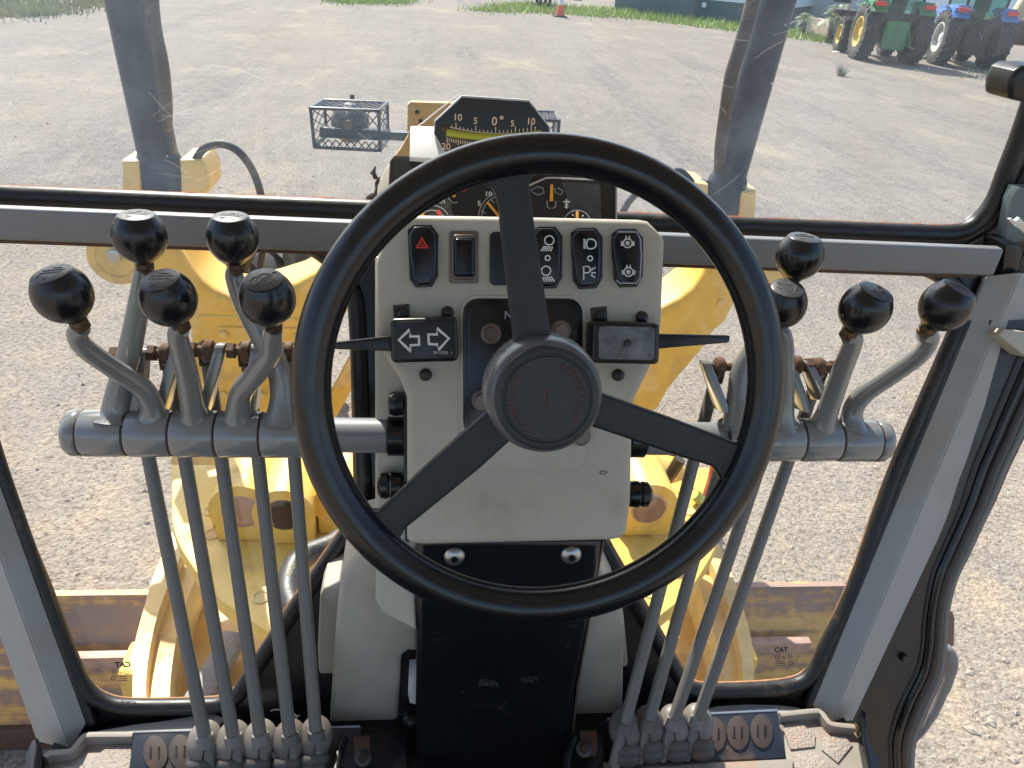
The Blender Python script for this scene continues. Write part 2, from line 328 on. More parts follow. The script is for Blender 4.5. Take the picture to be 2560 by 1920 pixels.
def box(x0, x1, y0, y1, z0, z1, bev=0., seg=2):
    bm = newbm(); bmesh.ops.create_cube(bm, size=1)
    for v in bm.verts: v.co = V((x0 + (v.co.x + .5) * (x1 - x0), y0 + (v.co.y + .5) * (y1 - y0), z0 + (v.co.z + .5) * (z1 - z0)))
    if bev: bmesh.ops.bevel(bm, geom=bm.edges[:], offset=bev, segments=seg, affect='EDGES', profile=.6)
    return bm
def flatbar(p, q, wdt, th, n, bev=.001):
    """flat bar from p to q, width along n x dir"""
    d = (q - p).normalized(); s = d.cross(V(n)).normalized(); n2 = s.cross(d)
    pts = [p - s * wdt, p + s * wdt, q + s * wdt, q - s * wdt]
    return prism(pts, n2, -th, th, bev, allbev=True)
def ribbon(lines, P, wpx, off=.0006, th=.0):
    """flat printed strokes on plane P: list of pixel polylines"""
    bm = newbm(); n = P[1]
    for ln in lines:
        pts = [aP(x, y, P) + n * off for x, y in ln]
        wd = wpx * (pts[0] - CAM).length / FPX / 2
        prev = None; cl = (pts[0] - pts[-1]).length < 1e-6 and len(pts) > 3
        L = []
        for i, p in enumerate(pts):
            if cl: t = pts[(i + 1) % (len(pts) - 1)] - pts[i - 1 if i > 0 else -2]
            else: t = pts[min(i + 1, len(pts) - 1)] - pts[max(i - 1, 0)]
            s = n.cross(t.normalized()) * wd
            L.append((bm.verts.new(p + s), bm.verts.new(p - s)))
        for A, B in zip(L, L[1:]): bm.faces.new((A[0], A[1], B[1], B[0]))
    bmesh.ops.recalc_face_normals(bm, faces=bm.faces)
    return bm
def circ(cx, cy, r, k=20, a0=0, a1=360, ry=None):
    ry = ry or r
    return [(cx + r * math.cos(math.radians(a0 + (a1 - a0) * i / k)), cy + ry * math.sin(math.radians(a0 + (a1 - a0) * i / k))) for i in range(k + 1)]
def textbm(s, o, xd, yd, height, extr=.0003, align='CENTER', bold=0., spacing=1.):
    cu = bpy.data.curves.new('tmp_text', 'FONT'); cu.body = s; cu.align_x = align; cu.align_y = 'CENTER'; cu.extrude = 0; cu.size = 1
    cu.offset = bold; cu.space_character = spacing; cu.resolution_u = 3
    ob = bpy.data.objects.new('tmp_text', cu); COL.objects.link(ob)
    dg = bpy.context.evaluated_depsgraph_get(); me = bpy.data.meshes.new_from_object(ob.evaluated_get(dg))
    bpy.data.objects.remove(ob); bpy.data.curves.remove(cu)
    bm = newbm(); bm.from_mesh(me); bpy.data.meshes.remove(me)
    xd, yd = V(xd).normalized(), V(yd).normalized(); n = xd.cross(yd); k = height / .7
    for v in bm.verts: v.co = V(o) + (xd * v.co.x + yd * v.co.y) * k + n * extr
    return bm
def ptext(s, px, py, P, hpx, rot=0, off=.0007, mirror=False, align='CENTER', bold=0.):
    o = aP(px, py, P); X = V((1, 0, 0)); U = P[2]; a = math.radians(rot)
    xd = X * math.cos(a) + U * math.sin(a); yd = -X * math.sin(a) + U * math.cos(a)
    if mirror: 
        b = textbm(s, o, -xd, yd, hpx * (o - CAM).length / FPX, -off, align, bold); return b
    return textbm(s, o, xd, yd, hpx * (o - CAM).length / FPX, off, align, bold)

# ------------------------------------------------------------------ object helpers
def origin_of(o):
    p = V((0, 0, 0))
    while o: p += o.location; o = o.parent
    return p
def thing(name, label, cat, loc, group=None):
    o = bpy.data.objects.new(name, None); COL.objects.link(o); o.location = loc; o.empty_display_size = .05
    o['label'] = label; o['category'] = cat
    if group: o['group'] = group
    return o
def obj(name, bm, m, parent=None, label=None, cat=None, group=None, kind=None, smooth=38):
    me = bpy.data.meshes.new(name)
    if parent is None:
        xs = [v.co for v in bm.verts]
        lo = V((min(c.x for c in xs), min(c.y for c in xs), min(c.z for c in xs))); hi = V((max(c.x for c in xs), max(c.y for c in xs), max(c.z for c in xs)))
        off = V(((lo.x + hi.x) / 2, (lo.y + hi.y) / 2, lo.z))
    else: off = origin_of(parent)
    bmesh.ops.translate(bm, verts=bm.verts, vec=-off)
    bm.to_mesh(me); bm.free(); me.materials.append(m)
    if smooth:
        me.shade_smooth(); me.set_sharp_from_angle(angle=math.radians(smooth))
    o = bpy.data.objects.new(name, me); COL.objects.link(o)
    if parent: o.parent = parent
    else: o.location = off
    if label: o['label'] = label
    if cat: o['category'] = cat
    if group: o['group'] = group
    if kind: o['kind'] = kind
    return o
def screw(parent, c, n, r, h, m, name='screw', sub=True):
    n = V(n).normalized()
    pr = [(r * 1.05, -.002), (r, h * .3), (r * .8, h * .8), (r * .45, h)]
    b = lathe(pr, c, n, 18)
    s = obj(name, b, m, parent)
    return s
def hexnut(c, ax, r, h, seg=6):
    return lathe([(r * .9, 0), (r, h * .12), (r, h * .88), (r * .9, h)], c, ax, seg)

# ================================================================== GROUND
def sheet(pts):
    bm = newbm(); bm.faces.new([bm.verts.new(p) for p in pts]); return bm
obj('ground', sheet([V((-400, -100, 0)), V((500, -100, 0)), V((500, 700, 0)), V((-400, 700, 0))]), M_ground, kind='structure')

# ================================================================== CAB STRUCTURE
LP = plane(V((0, .955, H - .36)), V((0, .72, H - .93)))
WP = (V((0, 1.02, 2.4)), V((0, -1, 0)), V((0, 0, 1)))
cab = thing('grader_cab', 'machine cab with grey crossbar, pillars and dark framed front windows around the steering column', 'cab', (.12, .5, 1.60))
def holed(outer, holes, n, th):
    bm = newbm(); es = []
    for lp in [outer] + holes:
        vs = [bm.verts.new(p) for p in lp]
        es += [bm.edges.new((vs[i], vs[(i + 1) % len(vs)])) for i in range(len(vs))]
    bmesh.ops.triangle_fill(bm, edges=es, use_beauty=True, normal=n)
    r = bmesh.ops.extrude_face_region(bm, geom=bm.faces[:])
    bmesh.ops.translate(bm, verts=[g for g in r['geom'] if isinstance(g, bmesh.types.BMVert)], vec=-V(n) * th)
    bmesh.ops.recalc_face_normals(bm, faces=bm.faces)
    return bm
def rnd_path(px, P, n=5): return cr([aP(x, y, P) for x, y in px], n, True)
PL = [(-188, 545), (-180, 540), (300, 562), (700, 590), (775, 622), (838, 672), (876, 740), (886, 820), (897, 1150), (898, 1235), (884, 1295), (846, 1350), (700, 1562), (618, 1688), (592, 1728), (556, 1750), (500, 1756), (330, 1758), (262, 1745), (218, 1712), (186, 1650), (120, 1478), (32, 1250), (-160, 650)]
PR = [(1660, 622), (2200, 648), (2300, 672), (2362, 704), (2396, 750), (2396, 800), (2233, 1170), (2130, 1459), (2057, 1613), (2037, 1660), (2008, 1692), (1962, 1708), (1876, 1716), (1766, 1718), (1735, 1713), (1710, 1694), (1604, 1513), (1520, 1370), (1500, 1320), (1498, 1260), (1520, 900), (1560, 660), (1590, 628)]
outl = [(-420, 520), (900, 600), (2600, 640), (2440, 880), (2062, 1780), (200, 1812), (-60, 1250)]
wall = holed([aP(x, y, LP) for x, y in outl], [rnd_path(PL, LP), rnd_path(PR, LP)], LP[1], .006)
obj('lower_front_panel', wall, M_black, cab)
def inset(px, k):
    c = (sum(p[0] for p in px) / len(px), sum(p[1] for p in px) / len(px)); o = []
    for x, y in px:
        d = math.hypot(x - c[0], y - c[1]); o.append((x + (c[0] - x) / d * k, y + (c[1] - y) / d * k))
    return o
for px in (PL, PR):
    f = obj('lower_window', sheet([p - LP[1] * .012 for p in rnd_path(px, LP)]), M_low, cab, smooth=0)
    obj('window_seal', sweep(rnd_path(inset(px, -10), shift(LP, .004)), .0112, 12, True), M_rubber, f)
    obj('rusty_edge', sweep(rnd_path(inset(px, 9), shift(LP, -.004)), .0034, 8, True), mat('rust_stained_sealant', (.34, .16, .07), .75, nscale=120, var=.4, bump=.4, dust=(.5, .34, .22), dustamt=.4, dscale=40), f)
# windshield
WB = [(-520, 446), (0, 470), (450, 489), (905, 507), (1560, 538), (2000, 556), (2250, 566), (2372, 568), (2420, 556), (2456, 528), (2490, 480), (2518, 407), (2555, 310), (2600, 175)]
wb = [aP(x, y, WP) for x, y in WB]
top = wb[-1].copy(); top.z = 2.95; top.x += .06
wl = [wb[0].copy(), V((wb[0].x - .06, 1.02, 2.95))]
wpts = cr(wb, 4) + [top, wl[1]]
wsd = obj('windshield', sheet([p + V((0, .006, 0)) for p in wpts]), M_wind, cab, smooth=0)
obj('window_seal', merge(sweep(cr([p + V((0, -.006, -.008)) for p in wb], 5) + [top], .014, 12), sweep(cr([aP(x, y, WP) + V((.0, -.004, -.030 if i < 8 else 0)) + (V((.03, 0, 0)) if i >= 11 else V((.02, 0, -.012)) if i >= 8 else V((0, 0, 0))) for i, (x, y) in enumerate(WB)], 5), .011, 12)), M_rubber, wsd)
obj('rusty_edge', sweep([p + V((0, -.004, .003 + .0012 * math.sin(i * 1.7) * math.sin(i * .31) * math.sin(i * .13 + 1))) for i, p in enumerate(cr(wb, 12))], .0034, 8), mat('orange_rust', (.36, .11, .03), .75, nscale=120, var=.5, bump=.4), wsd)
# black panel under the windshield, behind the bar
UP = [(-520, 452), (0, 477), (905, 513), (1560, 545), (2250, 573), (2380, 576), (2430, 562), (2468, 530), (2502, 482), (2530, 407), (2566, 310), (2610, 175), (2760, 175), (2720, 640), (2640, 690), (2400, 672), (0, 566), (-520, 540)]
obj('upper_front_panel', prism([aY(x, y, 1.035) for x, y in UP], (0, -1, 0), -.02, 0), M_black, cab)
# crossbar
b0, b1, b2, b3 = aY(0, 523, .932), aY(2514, 622, .932), aY(2502, 688, .932), aY(0, 606, .932)
zt, zb = (b0.z + b1.z) / 2, (b2.z + b3.z) / 2
obj('crossbar', box(-.75, b1.x, .932, .949, zb, zt, .005, 3), M_bar, cab)
obj('crossbar_lip', box(-.75, b1.x - .02, .938, .952, zb - .006, zb - .0008, .001, 1), M_rust, cab)
# bar bracket on the far end
BR = (V((0, .945, 2.3)), V((0, -1, 0)), V((0, 0, 1)))
bk = obj('bar_bracket', pxpoly([(2514, 612), (2548, 612), (2558, 632), (2548, 668), (2496, 786), (2484, 790), (2466, 781), (2448, 764), (2470, 735), (2505, 690)], shift(BR, .0), -.05, .0, .004, 2, True), M_gloss, cab)
obj('bracket_plate', pxpoly([(2556, 640), (2620, 650), (2620, 812), (2540, 800), (2497, 790)], shift(BR, -.004), -.03, 0, .003, 2, True), M_black, bk)
obj('bracket_flange', pxpoly([(2440, 770), (2452, 762), (2478, 786), (2560, 806), (2560, 820), (2480, 800)], shift(BR, .012), -.03, 0, .002, 1, True), M_black, bk)
obj('chipped_sealant', pxpoly([(2522, 549), (2530, 546), (2540, 552), (2549, 545), (2563, 556), (2565, 588), (2550, 574), (2536, 566)], shift(BR, .004), -.005, 0, .001), M_silver, bk)
obj('corner_panel', pxpoly([(2531, 500), (2545, 470), (2640, 470), (2640, 610), (2556, 604), (2510, 612)], shift(BR, -.03), -.02, 0, .002), mat('teal_grey_panel', (.12, .16, .17), .5, dust=DUST, dustamt=.15), bk)
# pillars: four-edge section between a lower and an upper station
def pillar(lo, hi, P, name, k, depth):
    """lo, hi: pixel pts of inner edge, crease a, crease b, outer edge"""
    off = (.012, .03, .026, .012)
    A = [aP(x, y, shift(P, o)) for (x, y), o in zip(lo, off)]; B = [aP(x, y, shift(P, o)) for (x, y), o in zip(hi, off)]
    top_ = [b + (b - a) * k for a, b in zip(A, B)]
    bm = newbm(); bk_ = -P[1] * depth
    rings = []
    for R_ in (A, B, top_):
        q = R_ + [R_[3] + bk_, R_[0].lerp(R_[3], .12) + bk_]
        rings.append([bm.verts.new(p) for p in q])
    for a, b in zip(rings, rings[1:]):
        for j in range(6): bm.faces.new((a[j], a[(j + 1) % 6], b[(j + 1) % 6], b[j]))
    bm.faces.new(rings[0][::-1]); bm.faces.new(rings[-1])
    bmesh.ops.recalc_face_normals(bm, faces=bm.faces)
    bmesh.ops.bevel(bm, geom=[e for e in bm.edges if abs((e.verts[0].co - e.verts[1].co).z) > .1], offset=.002, segments=2, affect='EDGES', clamp_overlap=True)
    return obj('pillar', bm, M_pillar, cab, label=name)
pillar([(222, 1795), (176, 1874), (163, 1870), (90, 1852)], [(114, 1500), (40, 1500), (25, 1500), (-34, 1500)], LP, 'grey pillar beside the five-lever bank', 3.0, .035)
pillar([(2020, 1752), (2078, 1806), (2092, 1806), (2134, 1800)], [(2263, 1170), (2338, 1190), (2352, 1193), (2412, 1210)], LP, 'grey pillar beside the four-lever bank', .78, .035)
for (x, y, x2, y2) in ((228, 1808, -40, 1048), (2020, 1768, 2415, 800)):
    obj('pillar_seal', sweep([aP(x, y, shift(LP, .008)), aP(x2, y2, shift(LP, .008))], .008, 10), M_rubber, cab)
# beige trim box on the pillar top
obj('trim_box', pxpoly([(2496, 838), (2512, 822), (2640, 836), (2640, 905), (2560, 890)], shift(LP, .05), -.05, 0, .006, 2), M_beige, cab)
# roof, rear frame and floor (carry the shade inside the cab)
obj('roof', box(-.85, 1.05, -1.05, 1.36, 2.985, 3.06, .02), M_liner, cab)  # unseen roof, its front lengthened to keep sun off the wheel and knobs
for x in (-.80, .96):
    obj('rear_post', box(x, x + .07, -1.0, -.9, 1.6, 2.985, .01), M_bar, cab)
    obj('front_post', box(x + (.01 if x > 0 else -.02), x + (.09 if x > 0 else .05), 1.0, 1.11, 2.2, 2.985, .008), M_black, cab)
obj('rear_panel', box(-.73, .96, -1.0, -.94, 1.6, 2.1, .01), M_beige, cab)
FZ = 1.655
xl, xr = aZ(104, 1890, FZ).x, aZ(2185, 1905, FZ).x
obj('floor_plate', box(xl, xr, -1.0, .745, 1.585, FZ - .012, .004), M_black, cab)
# ------------------------------------------------------------------ right door
DP = plane(V((0, .93, H - .30)), V((0, .70, H - .93)))
OUT_ = [(2700, 800), (2590, 1020), (2560, 1085), (2518, 1172), (2487, 1245), (2459, 1302), (2418, 1390), (2392, 1442), (2374, 1505), (2367, 1560), (2364, 1610), (2354, 1688), (2320, 1767), (2287, 1853), (2281, 1925), (2281, 1990)]
INN_ = [(2580, 800), (2480, 1040), (2452, 1110), (2428, 1170), (2405, 1245), (2384, 1302), (2345, 1390), (2328, 1434), (2313, 1505), (2306, 1560), (2302, 1617), (2287, 1677), (2246, 1760), (2223, 1842), (2225, 1925), (2225, 1990)]
door = thing('cab_door', 'black cab door edge with curved rubber seal and grey grab handle, dusty yard behind', 'door', aP(2300, 1900, DP))
door['group'] = ''
del door['group']
def strip(A, B, P, d0, d1):
    a = cr([aP(x, y, P) for x, y in A], 4); b = cr([aP(x, y, P) for x, y in B], 4)
    bm = newbm(); n = P[1]; R_ = []
    for p, q in zip(a, b):
        R_.append([bm.verts.new(v) for v in (p + n * d0, p + n * d1, q + n * d1, q + n * d0)])
    for s, t in zip(R_, R_[1:]):
        for j in range(4): bm.faces.new((s[j], s[(j + 1) % 4], t[(j + 1) % 4], t[j]))
    bm.faces.new(R_[0]); bm.faces.new(R_[-1][::-1]); bmesh.ops.recalc_face_normals(bm, faces=bm.faces); return bm
def lerp2(A, B, t): return [(a[0] + (b[0] - a[0]) * t, a[1] + (b[1] - a[1]) * t) for a, b in zip(A, B)]
JAMB = [(2470, 800), (2440, 1040), (2425, 1110), (2405, 1170), (2370, 1245), (2340, 1302), (2298, 1390), (2270, 1434), (2232, 1505), (2200, 1560), (2170, 1617), (2140, 1677), (2120, 1760), (2110, 1842), (2110, 1925), (2110, 1990)]
obj('door_panel', strip(JAMB, lerp2(INN_, OUT_, .975), shift(DP, -.02), -.02, .004), M_black, door)
for t, r_, m_ in ((.03, .004, M_rubber), (.30, .0075, M_gloss), (.62, .0085, mat('brown_grey_rubber', (.05, .042, .038), .45, dust=(.2, .11, .07), dustamt=.3, dscale=14)), (.86, .0068, mat('grey_seal_lip', (.16, .16, .15), .5, dust=DUST, dustamt=.2)), (.985, .0035, mat('red_brown_lip', (.16, .045, .03), .5))):
    obj('door_seal', sweep(cr([aP(x, y, shift(DP, -.0175)) for x, y in lerp2(INN_, OUT_, t)], 5), r_, 10), m_, door)
screw(door, aP(2261, 1645, shift(DP, -.012)), DP[1], .006, .004, M_screw)
gh = obj('grab_handle', sweep(cr([aP(x, y, shift(DP, -.10)) for x, y in ((2340, 1618), (2362, 1626), (2374, 1650), (2366, 1690), (2338, 1760), (2306, 1815), (2276, 1850))], 5), [.010, .0125, .013, .0125, .011, .010, .009], 14), mat('grey_handle_plastic', (.2, .2, .2), .5, dust=DUST, dustamt=.2), door)
obj('handle_backing', pxpoly([(2366, 1530), (2382, 1528), (2388, 1545), (2386, 1615), (2368, 1620)], shift(DP, -.11), -.02, 0, .003), mat('brown_plate', (.2, .12, .08), .6, dust=RUST, dustamt=.3), door)
dg_ = obj('door_window', sheet([aP(x, y, shift(DP, -.02)) for x, y in [(2365, 1600), (2374, 1505), (2418, 1390), (2560, 1085), (2760, 700), (3300, 700), (3300, 2000), (2281, 1990)]]), M_door, door, smooth=0)
# black cover at the right edge of the windshield
wm = obj('mirror_arm_cover', pxpoly([(2523, 228), (2526, 205), (2540, 178), (2560, 165), (2620, 165), (2620, 262), (2560, 256), (2532, 250), (2524, 244)], (V((0, .98, 2.5)), V((0, -1, 0)), V((0, 0, 1))), -.05, 0, .008, 3), M_plast, None,
         label='black rounded plastic cover at the edge of the windshield beside the tractors', cat='cover')

# ================================================================== CONSOLE
CP = plane(aY(1320, 555, .80), aY(1290, 1350, .66))
con = thing('steering_console', 'beige steering console with a row of black rocker switches behind the wheel', 'console', aY(1290, 1360, .70))
FACE = [(1000, 548), (1040, 537), (1300, 541), (1600, 548), (1622, 552), (1660, 590), (1664, 604), (1656, 810), (1634, 905), (1584, 1010), (1579, 1250), (1568, 1335), (1552, 1349), (1532, 1353), (1062, 1364), (1030, 1361), (1018, 1350), (1017, 995), (1000, 950), (950, 872), (944, 850), (938, 660), (958, 590)]
obj('panel', pxpoly(FACE, shift(CP, 0), -.075, 0, .0125, 5), M_beige, con)
obj('side_cover', pxpoly([(937, 640), (1040, 640), (1040, 1578), (1022, 1568), (955, 1534), (938, 1500)], shift(CP, -.06), -.10, 0, .006, 3), M_beige, con)
obj('panel_gap', pxpoly([(1008, 985), (1022, 985), (1022, 1358), (1012, 1352)], shift(CP, -.035), -.02, 0), M_black, con)
# mount plate behind the hub
obj('recess_lip', pxpoly(rrect(1150, 738, 1464, 1180, 42), shift(CP, .0022), -.004, 0, .002, 2), M_beige, con)
mp = obj('mount_plate', pxpoly(rrect(1158, 746, 1457, 1090, 36), shift(CP, .0035), -.004, 0, .001, 2), M_gloss, con)
obj('inner_plate', pxpoly(rrect(1168, 756, 1448, 1075, 30), shift(CP, .006), -.004, 0, .001, 2), M_gloss, mp)
obj('letter', ptext('N', 1271, 789, shift(CP, .006), 20), M_greyp, mp, smooth=0)
for x, y in ((1227, 834), (1402, 826), (1204, 1000), (1452, 1090)):
    c = aP(x, y, shift(CP, .006)); bm = merge(lathe([(.0112, 0), (.0112, .002), (.0085, .0025)], c, CP[1], 20), hexnut(c + CP[1] * .002, CP[1], .0082, .0065))
    obj('bolt', bm, M_bezel, mp)
for x, y in ((1006, 784), (1501, 790)):
    obj('square_washer', pxpoly(rot2([(x - 24, y - 20), (x + 16, y - 24), (x + 18, y + 24), (x - 20, y + 22)], 0, (x, y)), shift(CP, .0025), -.003, 0, .0005), M_screw, con)
for x, y in ((1006, 784), (1119, 781), (1064, 937), (1501, 790), (1605, 793), (1546, 938)):
    c = aP(x, y, shift(CP, .0015)); s = screw(con, c, CP[1], .0068, .005, M_screw)
    obj('socket', lathe([(.0024, 0), (.0024, .0056), (0, .0056)], c, CP[1], 6), M_black, s)
# side knobs
for x0, y0, x1, y1, nm in ((990, 1008, 0, 0, 'upper'), (984, 1212, 0, 0, 'lower'), (1588, 1234, 0, 0, 'far')):
    c = aP(x0, y0, shift(CP, -.045)); sx = -1 if x0 < 1200 else 1
    c2 = c + V((sx * -.018, 0, 0))
    bm = lathe([(.012, 0), (.012, .008), (.0155, .010), (.0165, .016), (.0165, .021), (.0145, .0235), (.0160, .026), (.0150, .033), (.010, .037), (0, .038)] if nm != 'upper' else [(.010, 0), (.010, .008), (.0135, .010), (.0145, .020), (.012, .026), (0, .028)], c2, (sx, -.05, 0), 28)
    obj('clamp_knob', bm, M_gloss, con)
# ---- rocker switches
SP = shift(CP, .0105)
def rocker(x0, y0, x1, y1, taper=8, lab=None, split=None):
    pts = [(x0 + 14, y0), (x1 - 18, y0), (x1 - 3, y0 + 20), (x1, y0 + 62), (x1 - taper * .3, y1 - 26), (x1 - 16, y1 - 3), (x0 + 22, y1), (x0 + taper * 1.3, y1 - 20), (x0 + 2, y0 + 64), (x0 + 1, y0 + 22)]
    s = obj('rocker_switch', pxpoly(pts, SP, -.013, 0, .0035, 3), M_switch, con, label=lab)
    obj('bezel', pxpoly([(x0 - 2, y0 + 8), (x0 + 14, y0 - 4), (x1 - 14, y0 - 4), (x1 + 4, y0 + 20), (x1 + 3, y1 - 24), (x1 - 12, y1 + 3), (x0 + 18, y1 + 5), (x0 + 3, y1 - 16)], shift(CP, .003), -.005, 0, .0012), M_plast, s)
    return s
KW = 4.2
s = rocker(1021, 566, 1092, 714, lab='black rocker switch with red hazard triangle')
tri = lambda cx, cy, r: [(cx + r * math.sin(math.radians(a)), cy - r * math.cos(math.radians(a))) for a in (0, 120, 240, 360)]
obj('hazard_triangle', merge(ribbon([tri(1055, 611, 16)], SP, 6.2), ribbon([tri(1055, 611, 6.4)], SP, 3.4)), M_red, s, smooth=0)
s = obj('rocker_switch', pxpoly(rrect(1136, 596, 1186, 690, 8), shift(CP, .009), -.012, 0, .003, 3), M_switch, con, label='plain black rocker in a brown metal bezel')
obj('bezel', merge(pxpoly(rrect(1123, 577, 1196, 708, 6), shift(CP, .003), -.004, 0, .0015), ), M_bezel, s)
obj('inner_bezel', pxpoly(rrect(1129, 586, 1192, 699, 12), shift(CP, .0052), -.003, 0, .0016, 3), M_bezel, s)
obj('switch_well', pxpoly(rrect(1134, 593, 1188, 693, 9), shift(CP, .0062), -.003, 0, .0003, 1), M_black, s)
obj('blank_cover', pxpoly(rrect(1225, 579, 1292, 713, 13), shift(CP, .004), -.006, 0, .0014), M_plast, con, label='blank flat cover half behind the upper spoke')
s = rocker(1334, 570, 1403, 717, lab='rocker switch with two work lamp symbols')
def lamp(cx, cy, m):
    L = [circ(cx + 4 * m, cy - 7, 11.5, 22)]
    for i in range(5): L.append([(cx - (10 - 5 * i) * m + 2 * m, cy + 7 + i * .4), (cx - (17 - 6.2 * i) * m, cy + 20)])
    return L
obj('symbol', ribbon(lamp(1369, 608, 1) + [circ(1369, 645, 6)] + lamp(1369, 684, -1), SP, 3.2), M_white, s, smooth=0)
s = rocker(1430, 573, 1504, 718, lab='rocker switch with headlight and parking light symbols')
L = [circ(1478, 610, 12, 12, -90, 90) + [(1470, 622), (1466, 610), (1470, 598), (1478, 598)]]
for i in range(5): L.append([(1459, 600 + i * 4.6), (1464 - 1 * (i % 2), 601 + i * 4.6)] if False else [(1458, 599 + i * 5), (1465, 600.5 + i * 5)])
L += [circ(1475, 646, 6)]
L += [[(1459, 700), (1459, 666), (1470, 666), (1475, 670), (1475, 678), (1470, 682), (1459, 682)], [(1477, 676), (1488, 668)], [(1478, 682), (1489, 682)], [(1477, 687), (1487, 694)]]
obj('symbol', ribbon(L, SP, 3.2), M_white, s, smooth=0)
s = rocker(1532, 576, 1605, 714, lab='glossy rocker switch with two differential lock symbols')
def diff(cx, cy):
    L = [circ(cx, cy, 11), circ(cx, cy, 4)]
    for dy in (-3, 1, 5): L += [[(cx - 17, cy + dy), (cx - 10, cy + dy)], [(cx + 10, cy + dy), (cx + 17, cy + dy)]]
    L += [[(cx - 4, cy - 18), (cx - 4, cy - 12), (cx - 9, cy - 7)], [(cx + 4, cy - 18), (cx + 4, cy - 12), (cx + 9, cy - 7)], [(cx - 3, cy), (cx + 3, cy - 4)]]
    return L
obj('symbol', ribbon(diff(1569, 608) + diff(1571, 680), SP, 2.8), M_white, s, smooth=0)
obj('bright_rim', ribbon([[(1545, 580), (1592, 580), (1601, 598), (1603, 640), (1600, 695), (1592, 708), (1550, 708), (1540, 700)]], SP, 3), M_greyp, s, smooth=0)
obj('ink_mark', ribbon([circ(1508, 1181, 9, 14, 20, 370, 4)], CP, 2), M_darkred, con, smooth=0)

# ---- stalks
def stalk(name, label, cat, px, arm, rot):
    c = ((px[0] + px[2]) / 2, (px[1] + px[3]) / 2); P = shift(CP, .034)
    t = thing(name, label, cat, aP(c[0], px[3], CP))
    h = obj('housing', pxpoly(rot2(rrect(px[0], px[1], px[2], px[3], 13), rot, c), P, -.036, 0, .005, 3), M_plast, t)
    a = [aP(x, y, shift(CP, .018)) for x, y in arm]
    obj('lever', prism(a, CP[1], -.005, .005, .0022, 2, True), M_plast, t)
    return t, P, c, h
t, P, c, h = stalk('turn_signal_stalk', 'black turn signal stalk with white left and right arrows', 'signal stalk', (976, 794, 1145, 906), [(985, 838), (985, 878), (826, 872), (826, 856)], -1.6)
obj('face_plate', pxpoly(rot2(rrect(986, 803, 1137, 897, 9), -1.6, c), shift(P, .0008), -.003, 0, .0008), M_face, t)
ar = [(996, 852), (1024, 823), (1024, 840), (1047, 840), (1047, 863), (1024, 863), (1027, 880), (996, 852)]
ar = [(997, 850), (1024, 824), (1025, 841), (1047, 841), (1048, 862), (1026, 863), (1028, 879), (997, 850)]
ar2 = [(1122, 846), (1092, 820), (1093, 836), (1071, 836), (1072, 860), (1094, 861), (1096, 875), (1122, 846)]
obj('arrow', ribbon([ar], shift(P, .0008), 7.5), M_white, t, smooth=0)
obj('arrow', ribbon([ar2], shift(P, .0008), 7.5), M_white, t, smooth=0)
obj('part_number', ptext('201-5555  1', 1107, 882, shift(P, .0008), 7, 0), M_white, t, smooth=0)
t, P, c, h = stalk('auxiliary_stalk', 'black control stalk with worn scuffed face, sticker missing', 'control stalk', (1482, 806, 1650, 910), [(1640, 834), (1640, 872), (1820, 856), (1822, 838)], 1.2)
fp = obj('worn_face', pxpoly(rot2(rrect(1497, 816, 1637, 899, 9), 1.2, c), shift(P, .0008), -.003, 0, .001), mat('worn_blue_grey_film', (.15, .165, .18), .35, nscale=45, var=.7, bump=.6, bdist=.002, dust=(.07, .05, .04), dustamt=.35, dscale=55), t)
obj('screw', lathe([(.0042, 0), (.0038, .002), (0, .0025)], aP(1569, 858, shift(P, .0008)), CP[1], 18), M_screw, t)
# ================================================================== COLUMN AND SHROUD
KP = plane(aY(1270, 1364, .675), aY(1230, 1900, .645))
colm = thing('steering_column', 'glossy black lower steering column cover below the beige console', 'column', aP(1230, 1925, KP))
cvr = obj('cover', pxpoly([(1042, 1350), (1506, 1350), (1497, 1420), (1441, 1712), (1412, 1990), (1037, 1990)], KP, -.11, 0, .009, 3), M_gloss, colm)
obj('edge_strip', pxpoly([(1506, 1352), (1512, 1352), (1448, 1712), (1420, 1990), (1413, 1990), (1442, 1712)], shift(KP, -.008), -.10, 0, .002), M_bezel, colm)
for x, y in ((1136, 1391), (1428, 1387)):
    c = aP(x, y, KP); s = obj('dome_screw', lathe([(.0125, 0), (.0118, .002), (.0085, .005), (.0045, .0062), (0, .0064)], c, KP[1], 24), M_steel, colm)
    obj('socket', lathe([(.0046, .0), (.0046, .0070), (0, .0070)], c, KP[1], 6), M_black, s)
obj('white_plug', pxpoly([(1022, 1692), (1040, 1690), (1040, 1762), (1024, 1758), (1020, 1735)], shift(KP, -.03), -.03, 0, .002), M_white, colm)
obj('side_knob', lathe([(.008, 0), (.013, .004), (.0135, .014), (.009, .02), (0, .021)], aP(1044, 1798, shift(KP, -.04)), (-1, -.1, 0), 20), M_gloss, colm)
